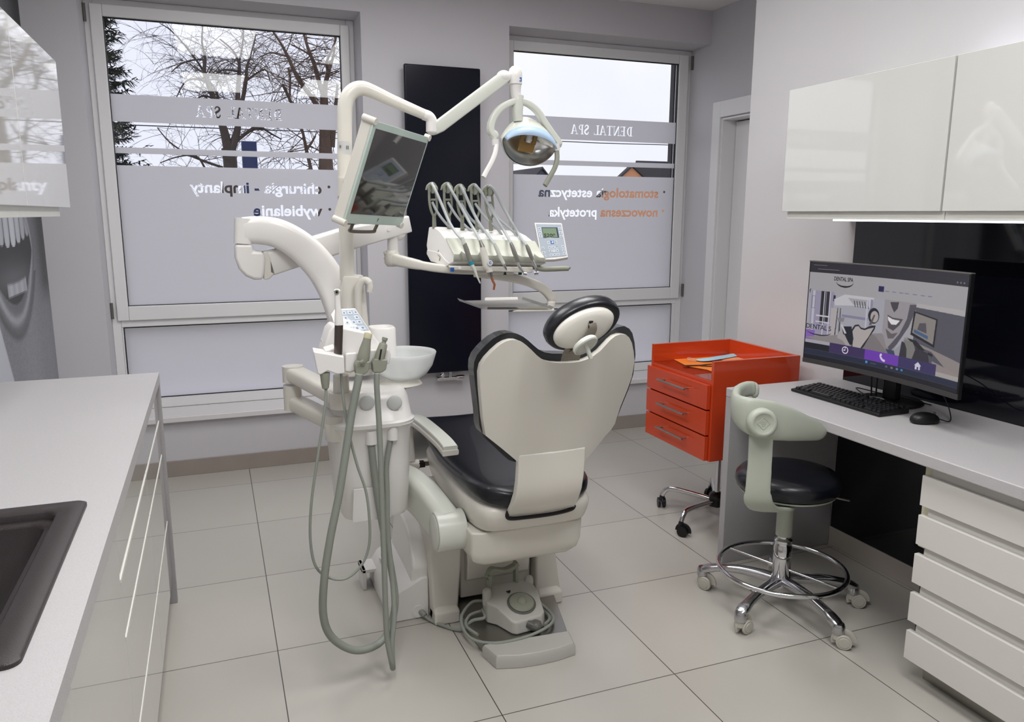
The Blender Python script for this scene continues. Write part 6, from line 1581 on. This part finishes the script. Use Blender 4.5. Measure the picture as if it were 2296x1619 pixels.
# ================================================================== STOOL
S = thing('stool', 'dentist stool with sage green backrest, black round seat and chrome foot ring', 'stool', (1.823, .246, 0))
sx_, sy_ = 1.823, .246
C0 = Vector((sx_, sy_, 0))
def L3v(d, r, z): return C0 + d * r + Vector((0, 0, z))
for k, ang in enumerate((128, 203, 270, 340, 55)):
    a = math.radians(ang); d = Vector((math.cos(a), math.sin(a), 0)); R_ = (.300, .290, .302, .283, .295)[k]
    lg = MB().rect_tube(spline([L3v(d, .0, .105), L3v(d, .06, .112), L3v(d, .15, .112), L3v(d, .23, .100), L3v(d, .275, .086), L3v(d, R_ + .008, .070)], 5), [.023, .023, .023, .022, .022, .021, .021, .020, .020, .019, .019, .018, .018, .018, .018, .018, .019, .020, .021, .022, .022, .022, .021, .020, .019, .018], [.020, .020, .020, .019, .018, .018, .017, .016, .016, .015, .015, .014, .014, .013, .013, .013, .013, .013, .014, .014, .014, .015, .015, .014, .012, .010], rnd=.8)
    lg.lathe([(.022, 0), (.022, .026), (.018, .034)], L3v(d, R_, .052), (0, 0, 1), 20)
    lg.build('leg', M_ALU, S, sharp=50)
    c_ = L3v(d, R_, 0)
    sw = (math.radians(-15), math.radians(100), math.radians(18), math.radians(35), math.radians(60))[k]
    sw = (math.radians(205), math.radians(282), math.radians(228), math.radians(236), math.radians(250))[k]
    ax_ = Vector((math.cos(sw), math.sin(sw), 0)); fw = Vector((-ax_.y, ax_.x, 0)); w0 = c_ + fw * .020 + Vector((0, 0, .027))
    cs = MB()
    for s in (-1, 1):
        cs.lathe([(.001, 0), (.021, 0), (.026, .003), (.027, .010), (.025, .013), (.001, .013)], w0 + ax_ * (s * .011), ax_ * s, 24)
        cs.lathe([(.001, .0132), (.018, .0132), (.017, .0155), (.001, .0160)], w0 + ax_ * (s * .011), ax_ * s, 24)
    hood = [w0 + fw * (.029 * math.cos(q)) + Vector((0, 0, .029 * math.sin(q))) for q in [math.radians(z_) for z_ in range(-5, 206, 15)]]
    cs.rect_tube(hood, .013, .004, up=ax_, rnd=.3).cyl(c_ + Vector((0, 0, .030)), c_ + Vector((0, 0, .056)), .019, 16)
    cs.build('caster', M_CASTER, S)
MB().lathe([(.001, .088), (.036, .088), (.040, .10), (.038, .12), (.033, .128), (.031, .13)], C0, (0, 0, 1), 28).build('hub', M_ALU, S)
MB().lathe([(.033, .125), (.034, .128), (.034, .245), (.031, .252), (.031, .262), (.033, .264), (.033, .272), (.026, .276), (.022, .28), (.022, .30)], C0, (0, 0, 1), 32).build('column', M_CHROME, S)
MB().lathe([(.030, .29), (.030, .292), (.030, .455), (.028, .46)], C0, (0, 0, 1), 32).build('column_sleeve', M_STOOLP, S)
# foot ring with struts
RZ = .158; RC = C0 + Vector((0, 0, RZ)); RRr = .232
MB().tube([RC + Vector((math.cos(q), math.sin(q), 0)) * RRr for q in [2 * math.pi * i / 64 for i in range(64)]], .0095, 14, closed=True).build('foot_ring', M_CHROME, S)
ss = MB()
for ang in (110, 290):
    a = math.radians(ang); d = Vector((math.cos(a), math.sin(a), 0)); ss.tube([C0 + d * .03 + Vector((0, 0, RZ)), C0 + d * (RRr - .004) + Vector((0, 0, RZ))], .005, 10)
ss.build('ring_strut', M_CHROME, S)
# seat
MB().lathe([(.001, .472), (.12, .470), (.168, .474), (.184, .486), (.190, .505), (.186, .526), (.172, .541), (.14, .549), (.08, .552), (.001, .552)], C0, (0, 0, 1), 64, sx=1.0).build('seat', M_LEATHER, S, sharp=180)
MB().lathe([(.001, .458), (.15, .462), (.172, .468), (.174, .474), (.001, .474)], C0, (0, 0, 1), 48).build('seat_pan', M_STOOLP, S)
MB().tube(spline([C0 + Vector((.05, -.02, .455)), C0 + Vector((.12, -.06, .452)), C0 + Vector((.17, -.09, .442)), C0 + Vector((.20, -.105, .436))], 4), .0035, 8).build('lever', M_STEEL, S)
# back support strut: under the seat, bends up, ends in the round joint
Q = lambda u, v, y: at(u, v, y=y)
by_ = .075
u0 = C0 + Vector((-.01, -.01, .452))
st = MB(); P_ = spline([C0 + Vector((0, 0, .445)), Q(1752, 1140, .145), Q(1718, 1141, .085), Q(1702, 1128, .055), Q(1699, 1105, .048), Q(1702, 1060, .05), Q(1705, 1010, .055), Q(1707, 965, .06), Q(1708, 945, .062)], 5)
n_ = len(P_); st.rect_tube(P_, [.045] * 6 + [.045 + 0 * i for i in range(n_ - 6)], [.010] * n_, up=(.55, -.8, .3), rnd=.7)
rings = []
fx = Vector((.92, -.38, 0)).normalized()
wid = [.030, .034, .040, .045, .048, .050, .051, .051, .051, .051, .051, .051, .050, .050, .049, .049, .048, .048, .047, .046, .042, .042, .041, .041, .041, .041, .040, .040, .040, .040, .040, .040, .040, .040, .040, .040, .040, .040, .040, .040, .040]
for i, p_ in enumerate(P_):
    a_ = P_[max(i - 1, 0)]; b_ = P_[min(i + 1, n_ - 1)]; t_ = (b_ - a_).normalized(); nn_ = fx.cross(t_).normalized()
    w = wid[i]; h_ = .009; ring = []
    for q in range(16):
        a = 2 * math.pi * q / 16; c, s_ = math.cos(a), math.sin(a)
        ring.append(p_ + fx * (w * math.copysign(abs(c) ** .5, c)) + nn_ * (h_ * math.copysign(abs(s_) ** .7, s_)))
    rings.append(ring)
MB().rings(rings).build('back_strut', M_STOOLP, S)
jn = Vector((-.38, -.92, .08)).normalized(); jc = Q(1709, 948, .026)
jt = MB().lathe([(.001, .016), (.030, .016), (.033, .019), (.036, .020), (.043, .017), (.048, .008), (.048, -.012), (.001, -.014)], jc, jn, 40)
jo = jt.build('joint_disc', M_STOOLP, S, sharp=50)
fr = frame(jc + jn * .0165, fx, jn)
em = MB()
for r_ in (.020,):
    pts = [fr @ Vector((r_ * math.cos(q), r_ * math.sin(q), 0)) for q in [math.pi / 2 * i for i in range(4)]]; em.tube(pts, .0012, 6, closed=True)
for a_, b_ in ((-.005, .004), (.005, .004), (0, -.005)):
    em.tube([fr @ Vector((a_ + .004 * math.cos(q), b_ + .004 * math.sin(q), 0)) for q in [2 * math.pi * i / 10 for i in range(10)]], .001, 6, closed=True)
em.build('embossed_mark', M_STOOLP, jo)
# backrest shell: wraps round, left end curls towards the desk
cen_ = [(1652, 884, .215, .030), (1649, 902, .165, .040), (1653, 917, .118, .050), (1672, 930, .075, .060), (1700, 938, .055, .066), (1735, 944, .045, .066), (1770, 951, .042, .058), (1805, 959, .050, .046), (1832, 966, .065, .034), (1846, 968, .08, .018), (1850, 969, .088, .006)]
bb = MB(); C_ = [Q(u, v, y) for u, v, y, h_ in cen_]; Hh = [c[3] for c in cen_]
Cs = spline(C_, 5); Hs = []
for i in range(len(Hh) - 1):
    for j in range(5): Hs.append(Hh[i] + (Hh[i + 1] - Hh[i]) * (j / 5))
Hs.append(Hh[-1])
# far end of the curl
head = spline([Q(1694, 880, .27), Q(1690, 873, .285), Q(1676, 872, .28), Q(1660, 877, .255)], 5)
hh = [.010, .018, .024, .027, .028, .028, .028, .028, .028, .028, .028, .028, .028, .028, .028]
Cs = head[:-1] + Cs; Hs = hh[:len(head) - 1] + Hs
rings = []; n_ = len(Cs)
for i, p_ in enumerate(Cs):
    a_ = Cs[max(i - 1, 0)]; b_ = Cs[min(i + 1, n_ - 1)]; t_ = (b_ - a_); t_.z = 0; t_.normalize(); s_ = t_.cross(Vector((0, 0, 1))).normalized()
    th = min(.017, Hs[i] * .6); ring = []
    for q in range(20):
        a = 2 * math.pi * q / 20; c, sn = math.cos(a), math.sin(a)
        ring.append(p_ + s_ * (th * math.copysign(abs(c) ** .9, c)) + Vector((0, 0, Hs[i] * math.copysign(abs(sn) ** .8, sn))))
    rings.append(ring)
bb.rings(rings); bb.build('backrest', M_STOOLP, S, sharp=180)
